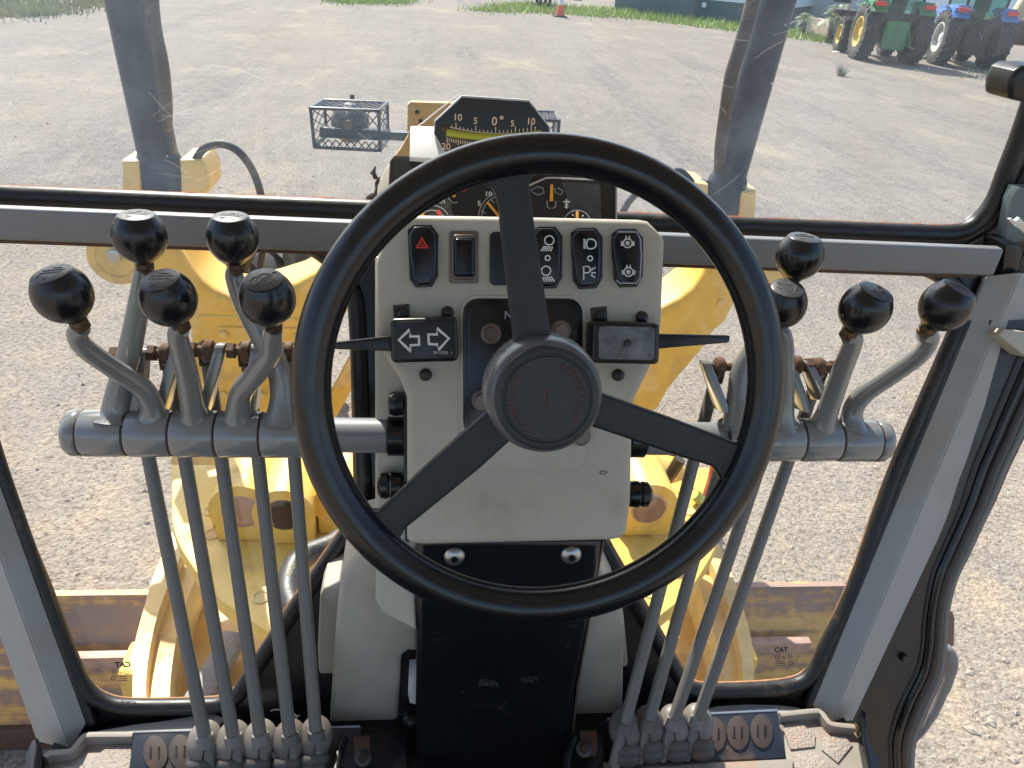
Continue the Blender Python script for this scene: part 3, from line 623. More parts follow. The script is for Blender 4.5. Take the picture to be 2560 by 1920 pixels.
# pale scuffs
def scuff(pts):
    bm = newbm()
    for _ in range(60):
        x = rnd.uniform(pts[0], pts[2]); y = rnd.uniform(pts[1], pts[3]); a = rnd.uniform(2, 7); b_ = rnd.uniform(.7, 2)
        q = [aP(x + dx, y + dy, shift(KP, .0004)) for dx, dy in ((-a, 0), (0, -b_), (a, .4), (.3 * a, b_))]
        bm.faces.new([bm.verts.new(p) for p in q])
    return bm
obj('scuff', merge(scuff((1196, 1698, 1244, 1716)), scuff((1300, 1692, 1346, 1708))), mat('pale_scuff', (.035, .034, .033), .6, var=.3), colm, smooth=0)
SH = (V((0, .705, 2)), V((0, -1, 0)), V((0, 0, 1)))
shl = thing('column_shroud', 'beige plastic lower shroud with a notch, between the rods and the black column', 'shroud', aY(900, 1832, .72))
obj('front_face', pxpoly([(822, 1832), (836, 1600), (845, 1500), (852, 1440), (905, 1370), (1045, 1330), (1045, 1630), (1022, 1628), (1006, 1640), (1002, 1660), (995, 1826)], SH, -.09, 0, .008, 3), M_beige, shl)
obj('side_wing', pxpoly([(800, 1490), (808, 1474), (846, 1462), (856, 1470), (838, 1790), (822, 1776), (798, 1725), (793, 1620)], shift(SH, -.03), -.06, 0, .006, 3), M_beige, shl)
shr = thing('column_shroud', 'beige plastic lower shroud without a notch, next to the four rods', 'shroud', aY(1500, 1812, .72))
obj('front_face', pxpoly([(1425, 1812), (1440, 1712), (1490, 1400), (1556, 1520), (1562, 1560), (1557, 1810)], SH, -.09, 0, .008, 3), M_beige, shr)
obj('side_wing', pxpoly([(1530, 1460), (1556, 1500), (1566, 1600), (1574, 1700), (1560, 1735), (1545, 1740)], shift(SH, -.03), -.06, 0, .006, 3), M_beige, shr)

# ================================================================== STEERING WHEEL
WC = aD(1364, 978, .65); e = math.radians(20)
WN = V((0, -math.cos(e), math.sin(e))); WX = V((1, 0, 0)); WU = V((0, math.sin(e), math.cos(e)))
WPn = (WC, WN, WU)
whl = thing('steering_wheel', 'black three-spoke steering wheel with embossed round horn hub', 'steering wheel', WC - WN * .03)
Rr, rr_ = .1959, .0165
ring = [WC + (WX * math.cos(2 * math.pi * i / 96) + WU * math.sin(2 * math.pi * i / 96)) * Rr for i in range(96)]
pf = []
for i in range(22):
    a = 2 * math.pi * i / 22; pf.append((math.cos(a), math.sin(a)))
obj('rim', sweep(ring, rr_, 22, True), M_wheel, whl)
SPK = [[(1186, 452), (1222, 462), (1238, 478), (1248, 520), (1251, 560), (1283, 835), (1290, 910), (1385, 900), (1378, 835), (1328, 500), (1324, 460), (1333, 440), (1356, 428), (1340, 404), (1260, 404), (1200, 420)],
       [(1230, 1022), (1215, 1033), (1062, 1170), (980, 1250), (946, 1280), (918, 1279), (885, 1262), (900, 1330), (930, 1380), (985, 1420), (1003, 1395), (996, 1356), (1012, 1324), (1202, 1170), (1270, 1108), (1310, 1080)],
       [(1480, 970), (1505, 984), (1700, 1054), (1838, 1107), (1862, 1098), (1885, 1060), (1905, 1100), (1890, 1170), (1858, 1250), (1830, 1262), (1810, 1240), (1806, 1205), (1786, 1169), (1700, 1142), (1480, 1067), (1440, 1050)]]
for px in SPK:
    obj('spoke', pxpoly(px, shift(WPn, .003), -.010, 0, .003, 3), M_spoke, whl)
hubP = shift(WPn, .027)
fc = aP(1369, 997, hubP)
bc = fc - WN * .05
hub = obj('hub', lathe([(.030, -.03), (.046, -.02), (.0505, 0), (.0512, .014), (.0500, .030), (.0475, .0405), (.0445, .0445), (.040, .0462), (0, .0462)], bc, WN, 64), M_hub, whl)
hc = bc + WN * .0462
cap = obj('horn_cap', lathe([(.0436, -.004), (.0432, .0028), (.0420, .0038), (.0376, .0040), (.0368, .0030), (.0355, .0030), (.0348, .0040), (.03, .0042), (0, .0044)], hc, WN, 64), mat('charcoal_horn_cap', (.018, .020, .023), .42, nscale=90, bump=.7, bdist=.0006, var=.15), whl)
# embossed lettering round the cap
fz = hc + WN * .0052
def arctext(s, a0, a1, R_, h):
    bm = None
    for i, ch in enumerate(s):
        a = math.radians(a0 + (a1 - a0) * i / (len(s) - 1)); rd = WX * math.cos(a) + WU * math.sin(a); tg = WX * math.sin(a) - WU * math.cos(a)
        b = textbm(ch, fz + rd * R_, tg, rd, h, 0, bold=.02)
        bm = b if bm is None else merge(bm, b)
    return bm
obj('lettering', arctext('CATERPILLAR', 64, -36, .0292, .0060), M_darkred, cap, smooth=0)
obj('lettering', arctext('CATERPILLAR', 244, 146, .0292, .0060), M_darkred, cap, smooth=0)
hp = (fz, WN, WU)
obj('horn_symbol', ribbon([[(1354, 977), (1374, 971), (1371, 985)], [(1362, 975), (1362, 996), (1366, 1010), (1376, 1018)], [(1371, 985), (1372, 998), (1377, 1010), (1372, 1018), (1364, 1010)], [(1356, 996), (1362, 992)]], hp, 4.5, 0), M_darkred, cap, smooth=0)

# ================================================================== GAUGE CLUSTER
GP = plane(aY(1250, 390, .955), aY(1250, 550, .885))
clu = thing('gauge_cluster', 'black instrument cluster with orange needles above the beige console', 'instrument panel', aY(1250, 560, .89))
obj('housing', pxpoly([(938, 560), (944, 460), (962, 418), (985, 392), (1300, 402), (1520, 420), (1545, 450), (1545, 560)], shift(GP, -.004), -.06, 0, .004), M_beige, clu)
obj('hood', pxpoly([(966, 560), (970, 470), (974, 400), (985, 386), (1300, 396), (1525, 412), (1541, 436), (1541, 560)], GP, -.03, 0, .004, 2), M_gloss, clu)
fcb = obj('gauge_face', pxpoly([(990, 560), (992, 500), (1120, 455), (1188, 448), (1316, 462), (1366, 441), (1500, 446), (1504, 560)], shift(GP, .0012), -.002, 0), M_face, clu)
obj('trim_line', ribbon([[(1060, 480), (1120, 462), (1178, 455), (1190, 456), (1226, 462)], [(1300, 470), (1324, 464), (1364, 446), (1380, 445), (1500, 450)]], shift(GP, .0012), 5), M_silver, fcb, smooth=0)
G1 = shift(GP, .0012)
obj('scale', ribbon([[(1326, 477), (1343, 467), (1356, 470), (1360, 482), (1346, 488), (1340, 486), (1326, 477)], [(1394, 470), (1408, 478), (1401, 488), (1389, 482), (1386, 470)],
     circ(1262, 545, 66, 20, 180, 268), circ(1262, 545, 58, 14, 180, 262), [(1202, 528), (1214, 533)], [(1228, 500), (1236, 508)], circ(1443, 560, 34, 18, 190, 350), circ(1080, 560, 46, 16, 200, 330), circ(1080, 560, 34, 16, 200, 330),
     [(1368, 502), (1368, 518), (1376, 522)], [(1389, 502), (1389, 516), (1382, 522)], [(1118, 492), (1132, 508), (1144, 506)], circ(1101, 501, 7), [(1096, 501), (1106, 501)], [(1111, 490), (1111, 510)], [(1130, 478), (1150, 470)]], G1, 2.2, .0004), M_greyp, fcb, smooth=0)
obj('scale', ribbon([[(1408, 505), (1424, 505)], [(1416, 498), (1416, 522)], [(1411, 512), (1421, 512)], [(1411, 518), (1421, 518)], [(1430, 536), (1433, 540)], [(1458, 538), (1455, 542)]], G1, 2.8), M_white, fcb, smooth=0)
obj('numeral', ptext('10', 1221, 486, G1, 13, bold=.015), M_white, fcb, smooth=0)
obj('numeral', ptext('5', 1198, 510, G1, 13, bold=.015), M_white, fcb, smooth=0)
obj('red_zone', merge(pxpoly([(1152, 468), (1164, 465), (1170, 472), (1160, 479), (1153, 478)], G1, 0, .0005), pxpoly([(1090, 534), (1096, 523), (1104, 532), (1101, 540)], G1, 0, .0005)), M_red, fcb, smooth=0)
NP = shift(GP, .005)
for q in ([(1216, 506), (1220, 502), (1252, 541), (1244, 541)], [(1376, 462), (1380, 458), (1383, 462), (1383, 502), (1374, 502)], [(1440, 530), (1444, 526), (1447, 530), (1447, 552), (1440, 552)], [(1128, 480), (1134, 478), (1140, 490), (1133, 493)], [(1048, 524), (1055, 520), (1062, 540), (1054, 545)]):
    obj('needle', pxpoly(q, NP, -.001, 0, .0004, 1), M_needle, clu)

# ================================================================== INCLINOMETER, BLOCK, PLYWOOD
IP = (aY(1240, 310, .95), V((0, -.985, .17)).normalized(), V((0, .17, .985)).normalized())
inc = thing('inclinometer', 'black eight-sided slope gauge with a curved yellow-green tube and degree scale', 'inclinometer', aY(1240, 395, .95))
OCT = [(1086, 335), (1088, 304), (1155, 243), (1322, 254), (1373, 318), (1376, 345), (1352, 385), (1300, 400), (1150, 392), (1110, 377)]
obj('case', pxpoly([(1084, 335), (1086, 302), (1154, 238), (1323, 249), (1376, 317), (1379, 345), (1354, 388), (1300, 403), (1150, 395), (1108, 379)], shift(IP, -.002), -.022, 0, .002), M_silver, inc)
face = obj('face', pxpoly(OCT, IP, -.006, 0, .0015), M_inface, inc)
for tx, x, y, h_ in (('10', 1144, 294, 15), ('5', 1189, 303, 14), ('0', 1236, 304, 19), ('5', 1281, 309, 14), ('10', 1327, 304, 15), ('20', 1115, 367, 15)):
    obj('numeral', ptext(tx, x, y, IP, h_, -1, bold=.008), M_cream, face, smooth=0)
obj('scale', ribbon([circ(1254, 294, 3.4, 12), [(1124, 318), (1180, 329), (1240, 334), (1300, 333), (1345, 326)]], IP, 2.4), M_cream, face, smooth=0)
tk = []
for i in range(22):
    x = 1130 + i * 9.9; u_ = (x - 1238) / 108.; y = 334.5 - 13 * u_ * u_ + (2 if u_ > 0 else 0) * u_
    big = i in (1, 6, 11, 16, 20); tk.append([(x, y - (17 if big else 9)), (x, y)])
for i in range(14):
    x = 1118 + i * 5.6; y = 344 + i * .95; tk.append([(x, y), (x - .6, y + (14 if i % 5 == 0 else 10))])
obj('tick_marks', ribbon(tk, IP, 2), M_cream, face, smooth=0)
tp = cr([aP(x, y, shift(IP, .002)) for x, y in ((1116, 331), (1160, 338), (1215, 343), (1270, 344), (1330, 338), (1352, 333))], 6)
obj('liquid_tube', sweep(tp, .0046, 12), M_liq, inc)
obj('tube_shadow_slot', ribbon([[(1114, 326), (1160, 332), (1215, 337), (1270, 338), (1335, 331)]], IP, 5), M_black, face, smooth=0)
obj('tube_end', lathe([(.0045, 0), (.0045, .003), (.0025, .004)], aP(1114, 324, IP), IP[1], 14), M_brass, inc)
pb = obj('mounting_block', pxpoly([(1026, 314), (1110, 316), (1150, 330), (1150, 400), (1024, 392)], (aY(1100, 350, .965), V((0, -.55, .84)).normalized(), V((0, .84, .55)).normalized()), -.008, 0, .0015), M_paper, None,
         label='bright white mounting block beside the slope gauge', cat='block')
ply = thing('plywood_board', 'tan plywood board with a wood screw, propped behind the white block and slope gauge', 'board', aY(1060, 390, 1.02))
PP = (aY(1080, 300, 1.025), V((0, -1, 0)), V((0, 0, 1)))
obj('board', pxpoly([(1019, 262), (1026, 255), (1130, 258), (1180, 262), (1180, 400), (1018, 330)], PP, -.012, 0, .0012), M_ply, ply)
obj('gusset', pxpoly([(1024, 332), (1030, 396), (985, 392), (1002, 372)], shift(PP, .004), -.01, 0, .001), M_ply, ply)
for x, y in ((1043, 280), (1052, 303)): obj('screw', lathe([(.003, 0), (.0026, .0012), (0, .0014)], aP(x, y, PP), PP[1], 12), M_screw, ply)
# torn sealant scrap on the glass beside the cluster
def ragged(px, P, jit):
    pts = []
    for (x, y), (x2, y2) in zip(px, px[1:] + px[:1]):
        for k in range(4):
            t = k / 4; pts.append((x + (x2 - x) * t + rnd.uniform(-jit, jit), y + (y2 - y) * t + rnd.uniform(-jit, jit)))
    return prism([aP(x, y, P) for x, y in pts], P[1], -.002, .001)
GW = (V((0, 1.03, 2.4)), V((0, -1, 0)), V((0, 0, 1)))
obj('torn_sealant', merge(ragged([(925, 432), (933, 418), (941, 416), (938, 432), (944, 446), (939, 450)], GW, 2), ragged([(941, 446), (952, 440), (949, 500), (950, 540), (910, 512), (918, 488), (936, 478)], GW, 3)), mat('dark_rotten_sealant', (.03, .018, .012), .8, var=.4, dust=RUST, dustamt=.4, dscale=60), None,
    label='ragged dark brown sealant scrap torn loose beside the gauge cluster', cat='sealant scrap', smooth=0)
obj('loose_wire', sweep(cr([aY(x, y, 1.0) for x, y in ((1022, 330), (1050, 312), (1090, 280), (1130, 250), (1160, 232))], 5), .0009, 6), M_white, None, label='thin white wire looping up behind the slope gauge', cat='wire')

# fine wiper scratches in the windshield
def scratches():
    bm = newbm()
    for k in range(60):
        if k < 40: x0, y0 = rnd.choice(((rnd.uniform(330, 560), rnd.uniform(60, 480)), (rnd.uniform(1700, 2050), rnd.uniform(10, 540)), (rnd.uniform(760, 1060), rnd.uniform(210, 420))))
        else: x0, y0 = rnd.uniform(0, 2400), rnd.uniform(0, 500)
        a = rnd.uniform(-.9, .9) + (math.pi / 2 if rnd.random() < .15 else 0); ln = rnd.uniform(20, 150); cv = rnd.uniform(-.25, .25)
        pts = [(x0 + ln * f * math.cos(a + cv * f), y0 + ln * f * math.sin(a + cv * f)) for f in (0, .25, .5, .75, 1)]
        r = ribbon([pts], shift(WP, .002), rnd.uniform(.6, 1.5), 0); me = bpy.data.meshes.new('t'); r.to_mesh(me); bm.from_mesh(me); bpy.data.meshes.remove(me); r.free()
    return bm
def scratch_mat():
    m = bpy.data.materials.new('glass_scratch'); m.use_nodes = True; t = m.node_tree; N = t.nodes; N.clear()
    o = N.new('ShaderNodeOutputMaterial'); a = N.new('ShaderNodeBsdfTransparent'); b = N.new('ShaderNodeBsdfTranslucent'); b.inputs[0].default_value = (.9, .9, .9, 1)
    x = N.new('ShaderNodeMixShader'); x.inputs[0].default_value = .085; t.links.new(a.outputs[0], x.inputs[1]); t.links.new(b.outputs[0], x.inputs[2]); t.links.new(x.outputs[0], o.inputs[0]); return m
obj('scratches', scratches(), scratch_mat(), wsd, kind='stuff', smooth=0)
# ================================================================== LEVER BANKS
TY, TZ = .762, 2.088
def tubept(px, y=TY): d = ray(px, 1092); return V((d.x / d.y * y, y, TZ))
def tx(px): return tubept(px).x
def knobbm(c, ax, R):
    pr = [(.0, -.99), (.36, -.985), (.40, -.95)]
    for a in range(-62, 44, 6): pr.append((math.cos(math.radians(a)) * (1.0 if a > -30 else 1.0 - .04 * ((-30 - a) / 40)), math.sin(math.radians(a))))
    pr += [(.715, .735), (.69, .765), (.65, .778), (.0, .785)]
    return lathe([(r * R, h * R * 1.08) for r, h in pr], c, ax, 40)
RB, RT = .0275, .0208
def emblem(c, ax, R, kind):
    q = V((1, 0, 0)); a = (q - ax * ax.dot(q)).normalized(); b = ax.cross(a); o = c + ax * (R * .857)
    L = []
    if kind == 'blade': L = [[(-.45, .12), (.40, .02)], [(-.38, .28), (.46, .18)], [(-.1, .40), (.25, .36)], [(.18, .40), (.20, .08)], [(-.28, -.40), (-.10, -.22), (-.36, -.20), (-.28, -.40)]]
    if kind == 'arrow': L = [[(-.45, .10), (.40, .02)], [(-.40, .26), (.45, .17)], [(-.05, .38), (.3, .34)], [(-.5, -.12), (-.4, .02), (-.34, -.1)], [(-.42, .0), (-.46, -.22)], [(-.2, -.42), (-.02, -.3), (-.24, -.2)]]
    if kind == 'circle': L = [circ(.05, .05, .3, 16, -60, 200), [(-.2, -.3), (.2, .36)], [(-.1, -.36), (.3, .3)], [(.25, .4), (.4, .46)], [(-.45, -.1), (-.35, .12), (-.2, .16)], [(-.35, -.45), (-.2, -.3), (-.4, -.26)]]
    if kind == 'wheels': L = [[(-.45, -.1), (.4, .02)], [(-.45, .12), (-.48, -.32)], [(.42, .26), (.38, -.2)], [(-.12, .05), (.1, .08)], [(0, .2), (-.02, -.16)], [(.25, .42), (.4, .36), (.28, .3)], [(.0, -.45), (.16, -.34), (-.04, -.28)]]
    if kind == 'frame': L = [[(-.35, .35), (.1, -.4), (.38, .22), (-.35, .35)], circ(-.3, .36, .1, 10), [(-.05, -.3), (.42, .3)], [(.1, -.36), (.5, .22)], [(-.5, .1), (-.3, .0), (-.45, -.06)], [(.2, -.5), (.34, -.4), (.16, -.36)]]
    bm = newbm()
    for ln in L:
        for (x0, y0), (x1, y1) in zip(ln, ln[1:]):
            p = o + (a * x0 + b * y0) * R * .95; s = o + (a * x1 + b * y1) * R * .95; d = (s - p)
            if d.length < 1e-6: continue
            n = ax.cross(d.normalized()) * R * .015
            r = prism([p - n, p + n, s + n, s - n], ax, -.0003, .0004)
            me = bpy.data.meshes.new('t'); r.to_mesh(me); bm.from_mesh(me); bpy.data.meshes.remove(me); r.free()
    return bm
M_top = mat('worn_sheen_knob_top', (.045, .047, .051), .42, nscale=120, bump=.3, bdist=.0003, var=.2)  # wear plus the sheen of the sky, both put into a paler colour
M_emb = mat('worn_emblem', (.10, .10, .10), .5, nscale=300, var=.4)
LG1, LG2 = 'five control levers on the bank beside the turn signal stalk', 'four control levers on the bank beside the far pillar'
def lever(label, group, kc, kr, ax, arm, bx, kind, rb=.0128, seg_end=None, root=1040):
    """kc knob centre px, kr knob radius px, arm = px path from neck to barrel, bx = barrel px span"""
    R = .0272; d = FPX * R / kr * (ray(*kc).dot(fwd)) ** .0
    # true apparent radius grows off axis; use distance along view axis
    cosv = ray(*kc).dot(fwd); d = FPX * R / kr / (cosv ** 1.85)
    K = aD(kc[0], kc[1], d); ax = V(ax).normalized()
    x0, x1 = tx(bx[0]), tx(bx[1])
    t = thing('control_lever', label, 'lever', V(((x0 + x1) / 2, TY, TZ - RB)), group)
    kn = obj('knob', knobbm(K, ax, R), M_knob, t)
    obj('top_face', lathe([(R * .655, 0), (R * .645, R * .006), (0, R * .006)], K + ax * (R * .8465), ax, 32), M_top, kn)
    obj('emblem', emblem(K, ax, R, kind), M_emb, kn, smooth=0)
    nb = K - ax * R * 1.04
    obj('lock_nut', hexnut(nb - ax * .0072, ax, .0100, .0072), M_brass, t)
    obj('collar', cyl(nb - ax * .0125, nb - ax * .0068, .0088, 20, .001), M_brass, t)
    P0 = nb - ax * .0115
    end = aY(arm[-1][0], arm[-1][1], TY)
    lens = [0]
    for (xa, ya), (xb, yb) in zip(arm, arm[1:]): lens.append(lens[-1] + math.hypot(xb - xa, yb - ya))
    depth0 = (P0 - CAM).dot(fwd); depth1 = (V((end.x, TY, TZ + RB * .4)) - CAM).dot(fwd)
    pts = [P0]
    for i, (x, y) in enumerate(arm):
        f_ = (lens[i] / lens[-1]); dd = depth0 + (depth1 - depth0) * (.06 + .94 * f_)
        r = ray(x, y); pts.append(CAM + r * (dd / r.dot(fwd)))
    tip = V((pts[-1].x, TY, TZ)); pts[-1] = tip + V((0, 0, RB * .55))
    pts = cr(pts, 8); n = len(pts)
    rad = []
    for i in range(n):
        f_ = i / (n - 1); r_ = .0088 + (rb - .0088) * min(1, f_ * 1.15)
        if f_ > .84: r_ += .0085 * ((f_ - .84) / .16) ** 2
        rad.append(r_)
    obj('arm', sweep(pts, rad, 20), M_lever, t)
    obj('barrel', lathe([(RB - .003, .0004), (RB - .0012, .0012), (RB, .004), (RB, abs(x1 - x0) - .004), (RB - .0012, abs(x1 - x0) - .0012), (RB - .003, abs(x1 - x0) - .0004)], V((min(x0, x1), TY, TZ)), (1, 0, 0), 40), M_lever, t)
    return t
def crank(t, base, eye, bolt, side, yy=.80):
    """bell crank plate from the barrel back to the linkage bolt"""
    B = aY(base[0], base[1], TY + .018); E = aY(eye[0], eye[1], yy)
    n = V((1, 0, 0)) if True else None
    d = (E - B).normalized(); s = d.cross(n).normalized(); 
    # tapered plate, edge rounded
    pts = [B - s * .016, B + s * .016] + [E + s * .0095 * math.cos(a) * 1 + d * .0095 * math.sin(a) for a in [math.radians(k) for k in range(0, 181, 30)]]
    c = obj('bell_crank', prism(pts, n, -.0055, .0055, .0015, 2, True), M_lever, t)
    # beads of weld and the pressed holes down the plate edge
    for k in range(5):
        p = B.lerp(E, .30 + .13 * k); obj('stud', lathe([(.0032, 0), (.003, .0016), (0, .0019)], p + V((side * -.0055, 0, 0)), (-side, 0, 0), 10), M_lever, c)
    Q = aY(bolt[0], bolt[1], yy)
    x0 = min(E.x, Q.x)
    b = merge(cyl(V((E.x, yy, E.z)), V((Q.x, yy, E.z)), .0052, 14), lathe([(.0075, -.007), (.0118, -.004), (.0125, 0), (.0118, .004), (.0075, .007)], V((E.x + (Q.x - E.x) * .45, yy, E.z)), (1, 0, 0), 22), hexnut(V((Q.x - (.009 if side > 0 else 0), yy, E.z)), (1, 0, 0), .0098, .009))
    obj('linkage_bolt', b, M_rust, t)
    return V((E.x + (Q.x - E.x) * .45, yy, E.z))
L = []
L.append(lever('grey lever with raised straight arm, outermost of the two rear knobs over the bar', LG1, (349, 590), 72, (.02, -.02, 1), [(360, 690), (330, 850), (292, 1000), (288, 1040)], (212, 325), 'blade', .0150))
L.append(lever('grey lever bent outward, big knob nearest the cab pillar of its bank', LG1, (156, 735), 81, (-.20, -.16, 1), [(192, 836), (215, 872), (290, 925), (350, 965), (378, 1008), (384, 1044)], (326, 436), 'arrow'))
L.append(lever('grey straight lever in the middle of five, knob top showing blade emblem', LG1, (421, 746), 75, (-.14, -.27, 1), [(445, 840), (468, 935), (490, 1042)], (437, 547), 'blade'))
L.append(lever('grey S-bent lever with circle emblem, nearest the steering wheel rim in front', LG1, (668, 746), 73, (-.03, -.27, 1), [(681, 840), (676, 885), (640, 935), (602, 985), (596, 1044)], (548, 657), 'circle'))
L.append(lever('grey rear lever bending towards the steering wheel, knob overlapping the crossbar', LG1, (581, 593), 68, (0, -.02, 1), [(586, 690), (606, 750), (650, 835), (692, 910), (708, 975), (706, 1036)], (658, 768), 'blade', .0150))
kpts = [crank(L[0], (345, 1030), (358, 888), (298, 888), 1), crank(L[1], (407, 1028), (437, 884), (392, 890), 1), crank(L[2], (513, 1028), (549, 876), (494, 888), 1), crank(L[3], (630, 1028), (640, 878), (590, 888), 1), crank(L[4], (735, 1028), (742, 880), (700, 886), 1)]
Rr_ = []
Rr_.append(lever('grey rear lever half hidden by the wheel rim, knob overlapping the crossbar', LG2, (1999, 640), 62, (.03, -.02, 1), [(1988, 735), (1950, 800), (1890, 865), (1854, 940), (1845, 1036)], (1809, 1903), 'blade', .0150))
Rr_.append(lever('grey lever with frame emblem, knob cut by the wheel rim', LG2, (1957, 760), 62, (-.06, -.25, 1), [(1958, 840), (1962, 920), (1955, 1040)], (1904, 1997), 'frame'))
Rr_.append(lever('grey straight lever with axle emblem, between the frame knob and the outermost knob', LG2, (2163, 771), 68, (.17, -.2, 1), [(2134, 850), (2100, 940), (2052, 1044)], (1998, 2090), 'wheels'))
Rr_.append(lever('grey lever bent far outward beside the pillar, outermost of four', LG2, (2365, 764), 70, (.27, -.14, 1), [(2326, 845), (2298, 888), (2225, 940), (2160, 985), (2132, 1025), (2128, 1046)], (2091, 2186), 'arrow'))
kp2 = [crank(Rr_[0], (1806, 1026), (1766, 916), (1836, 918), -1), crank(Rr_[1], (1925, 1026), (1900, 916), (1940, 920), -1), crank(Rr_[2], (2008, 1026), (1972, 912), (2010, 922), -1), crank(Rr_[3], (2052, 1000), (2019, 917), (2076, 920), -1)]
M_washer = mat('dark_red_brown_washer', (.04, .02, .016), .6, var=.3)
# cross tubes
for nm, xa, xb, lab, capx in (('lever_tube', 205, 1000, 'grey cross tube under the five levers, black collar at the console', 212), ('lever_tube', 1590, 2196, 'grey cross tube under the four levers', 2186)):
    x0, x1 = tx(xa), tx(xb)
    t = thing(nm, lab, 'tube', V(((x0 + x1) / 2, TY, TZ - RT)))
    obj('tube', cyl(V((x0 if xa < 900 else x0, TY, TZ)), V((x1, TY, TZ)), RT, 36), M_bar, t)
    xc = tx(capx); s = -1 if xa < 900 else 1
    obj('end_cap', lathe([(RB - .001, 0.0005), (RB, .002), (RB - .0005, .011), (RB - .004, .0165), (RB - .009, .019), (0, .0195)], V((xc, TY, TZ)), (s, 0, 0), 40), M_lever, t)
    obj('end_bolt', hexnut(V((xc + s * .019, TY, TZ)), (s, 0, 0), .007, .005), M_screw, t)
    xk = tx(993 if xa < 900 else 1592)
    obj('collar', lathe([(RT + .001, -.012), (RT + .0035, -.0105), (RT + .0035, .008), (RT + .001, .010)], V((xk, TY, TZ)), (1, 0, 0), 36), M_gloss, t)
    for k, (pa, pb_) in enumerate([(325, 326), (436, 437), (547, 548), (657, 658), (212, 212)] if xa < 900 else [(1809, 1809), (1903, 1904), (1997, 1998), (2090, 2091), (2186, 2186)]):
        obj('washer', cyl(V((tx((pa + pb_) / 2) - .0009, TY, TZ)), V((tx((pa + pb_) / 2) + .0009, TY, TZ)), RB - .0010, 36), M_washer, t)

# ================================================================== FLOOR, PLATES, BOOTS, RODS
MP = (V((0, 0, FZ)), V((0, 0, 1)), V((0, 1, 0)))
def rodset(tops, bots, ks, grp, bank):
    for i, (a, b_, k) in enumerate(zip(tops, bots, ks)):
        B = aZ(b_[0], b_[1], FZ + .055); T = aY(a[0], a[1], .80)
        d = (T - B).normalized(); top_ = T + d * ((k.z - T.z) / d.z - .045 if k.z > T.z else 0)
        nm = ('first', 'second', 'third', 'fourth', 'fifth')[i]
        t = thing('control_rod', f'grey vertical push rod, {nm} from the pillar of the {bank} bank' if False else f'{nm} grey push rod of the {bank} counted from the pillar', 'rod', B - d * .05, grp)
        obj('rod', cyl(B - d * .055, top_, .0083, 18), M_rod, t)
        obj('rod_end', sweep([top_ - d * .012, top_ + d * .010, top_.lerp(k, .8), k], [.0105, .0105, .0078, .0092], 12), M_rust, t)
        yield B, d
rowA = list(rodset([(373, 1150), (463, 1150), (554, 1150), (646, 1150), (736, 1150)], [(513, 1846), (584, 1845), (651, 1842), (725, 1842), (790, 1833)], kpts, 'push rods under the five levers', 'five-lever bank'))
rowB = list(rodset([(1972, 1150), (1905, 1150), (1805, 1150), (1735, 1150)], [(1743, 1800), (1683, 1803), (1621, 1805), (1561, 1814)], [kp2[3], kp2[2], kp2[1], kp2[0]], 'push rods under the four levers', 'four-lever bank'))
def blob(c, ax, seg=28, rows=16, cut=None):
    """ellipsoid with three axis vectors"""
    bm = newbm(); bmesh.ops.create_uvsphere(bm, u_segments=seg, v_segments=rows, radius=1)
    for v in bm.verts: v.co = c + ax[0] * v.co.x + ax[1] * v.co.y + ax[2] * v.co.z
    return bm
def boot(B, d, label, group, tint):
    t = thing('rubber_boot', label, 'rubber boot', V((B.x, B.y - .01, FZ)), group)
    vd = (B - CAM).normalized(); X = V((1, 0, 0)); X = (X - vd * X.dot(vd)).normalized(); U = X.cross(vd).normalized() * 1.0
    obj('collar', lathe([(.0086, .007), (.0106, .006), (.0112, .002), (.0112, -.003), (.0122, -.007)], B - d * .002, d, 24), tint, t)
    C = B + vd * .0135 - U * .004
    hood = blob(C, (X * .0215, U * .0262, vd * .0165))
    obj('hood', hood, tint, t)
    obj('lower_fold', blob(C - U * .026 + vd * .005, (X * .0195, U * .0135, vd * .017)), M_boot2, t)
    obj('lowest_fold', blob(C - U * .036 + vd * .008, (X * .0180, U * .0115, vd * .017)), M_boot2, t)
    obj('mould_seam', sweep([C + (-U * math.sin(q) * .0262 - vd * math.cos(q) * .0165) * 1.005 for q in [math.radians(20 + 70 * k / 8) for k in range(9)]], .0009, 6), M_screw, t)
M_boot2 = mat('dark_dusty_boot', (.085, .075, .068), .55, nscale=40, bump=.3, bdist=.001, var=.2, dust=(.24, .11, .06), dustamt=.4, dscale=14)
M_boot1 = mat('pale_boot_rubber', (.19, .17, .15), .45, nscale=40, bump=.3, bdist=.001, var=.12, dust=(.25, .15, .09), dustamt=.22, dscale=14)  # paler rubber for the boots nearest the pillars
ords = ('first', 'second', 'third', 'fourth', 'fifth')
for i, (B, d) in enumerate(rowA): boot(B, d, f'{ords[i]} dusty rubber boot of the five beside the plate with two ovals', 'rubber boots at the foot of the five rods', M_boot1 if i < 3 else M_boot)
for i, (B, d) in enumerate(rowB): boot(B, d, f'{ords[i]} dusty rubber boot of the four beside the plate with three ovals', 'rubber boots at the foot of the four rods', M_boot1 if i < 2 else M_boot)
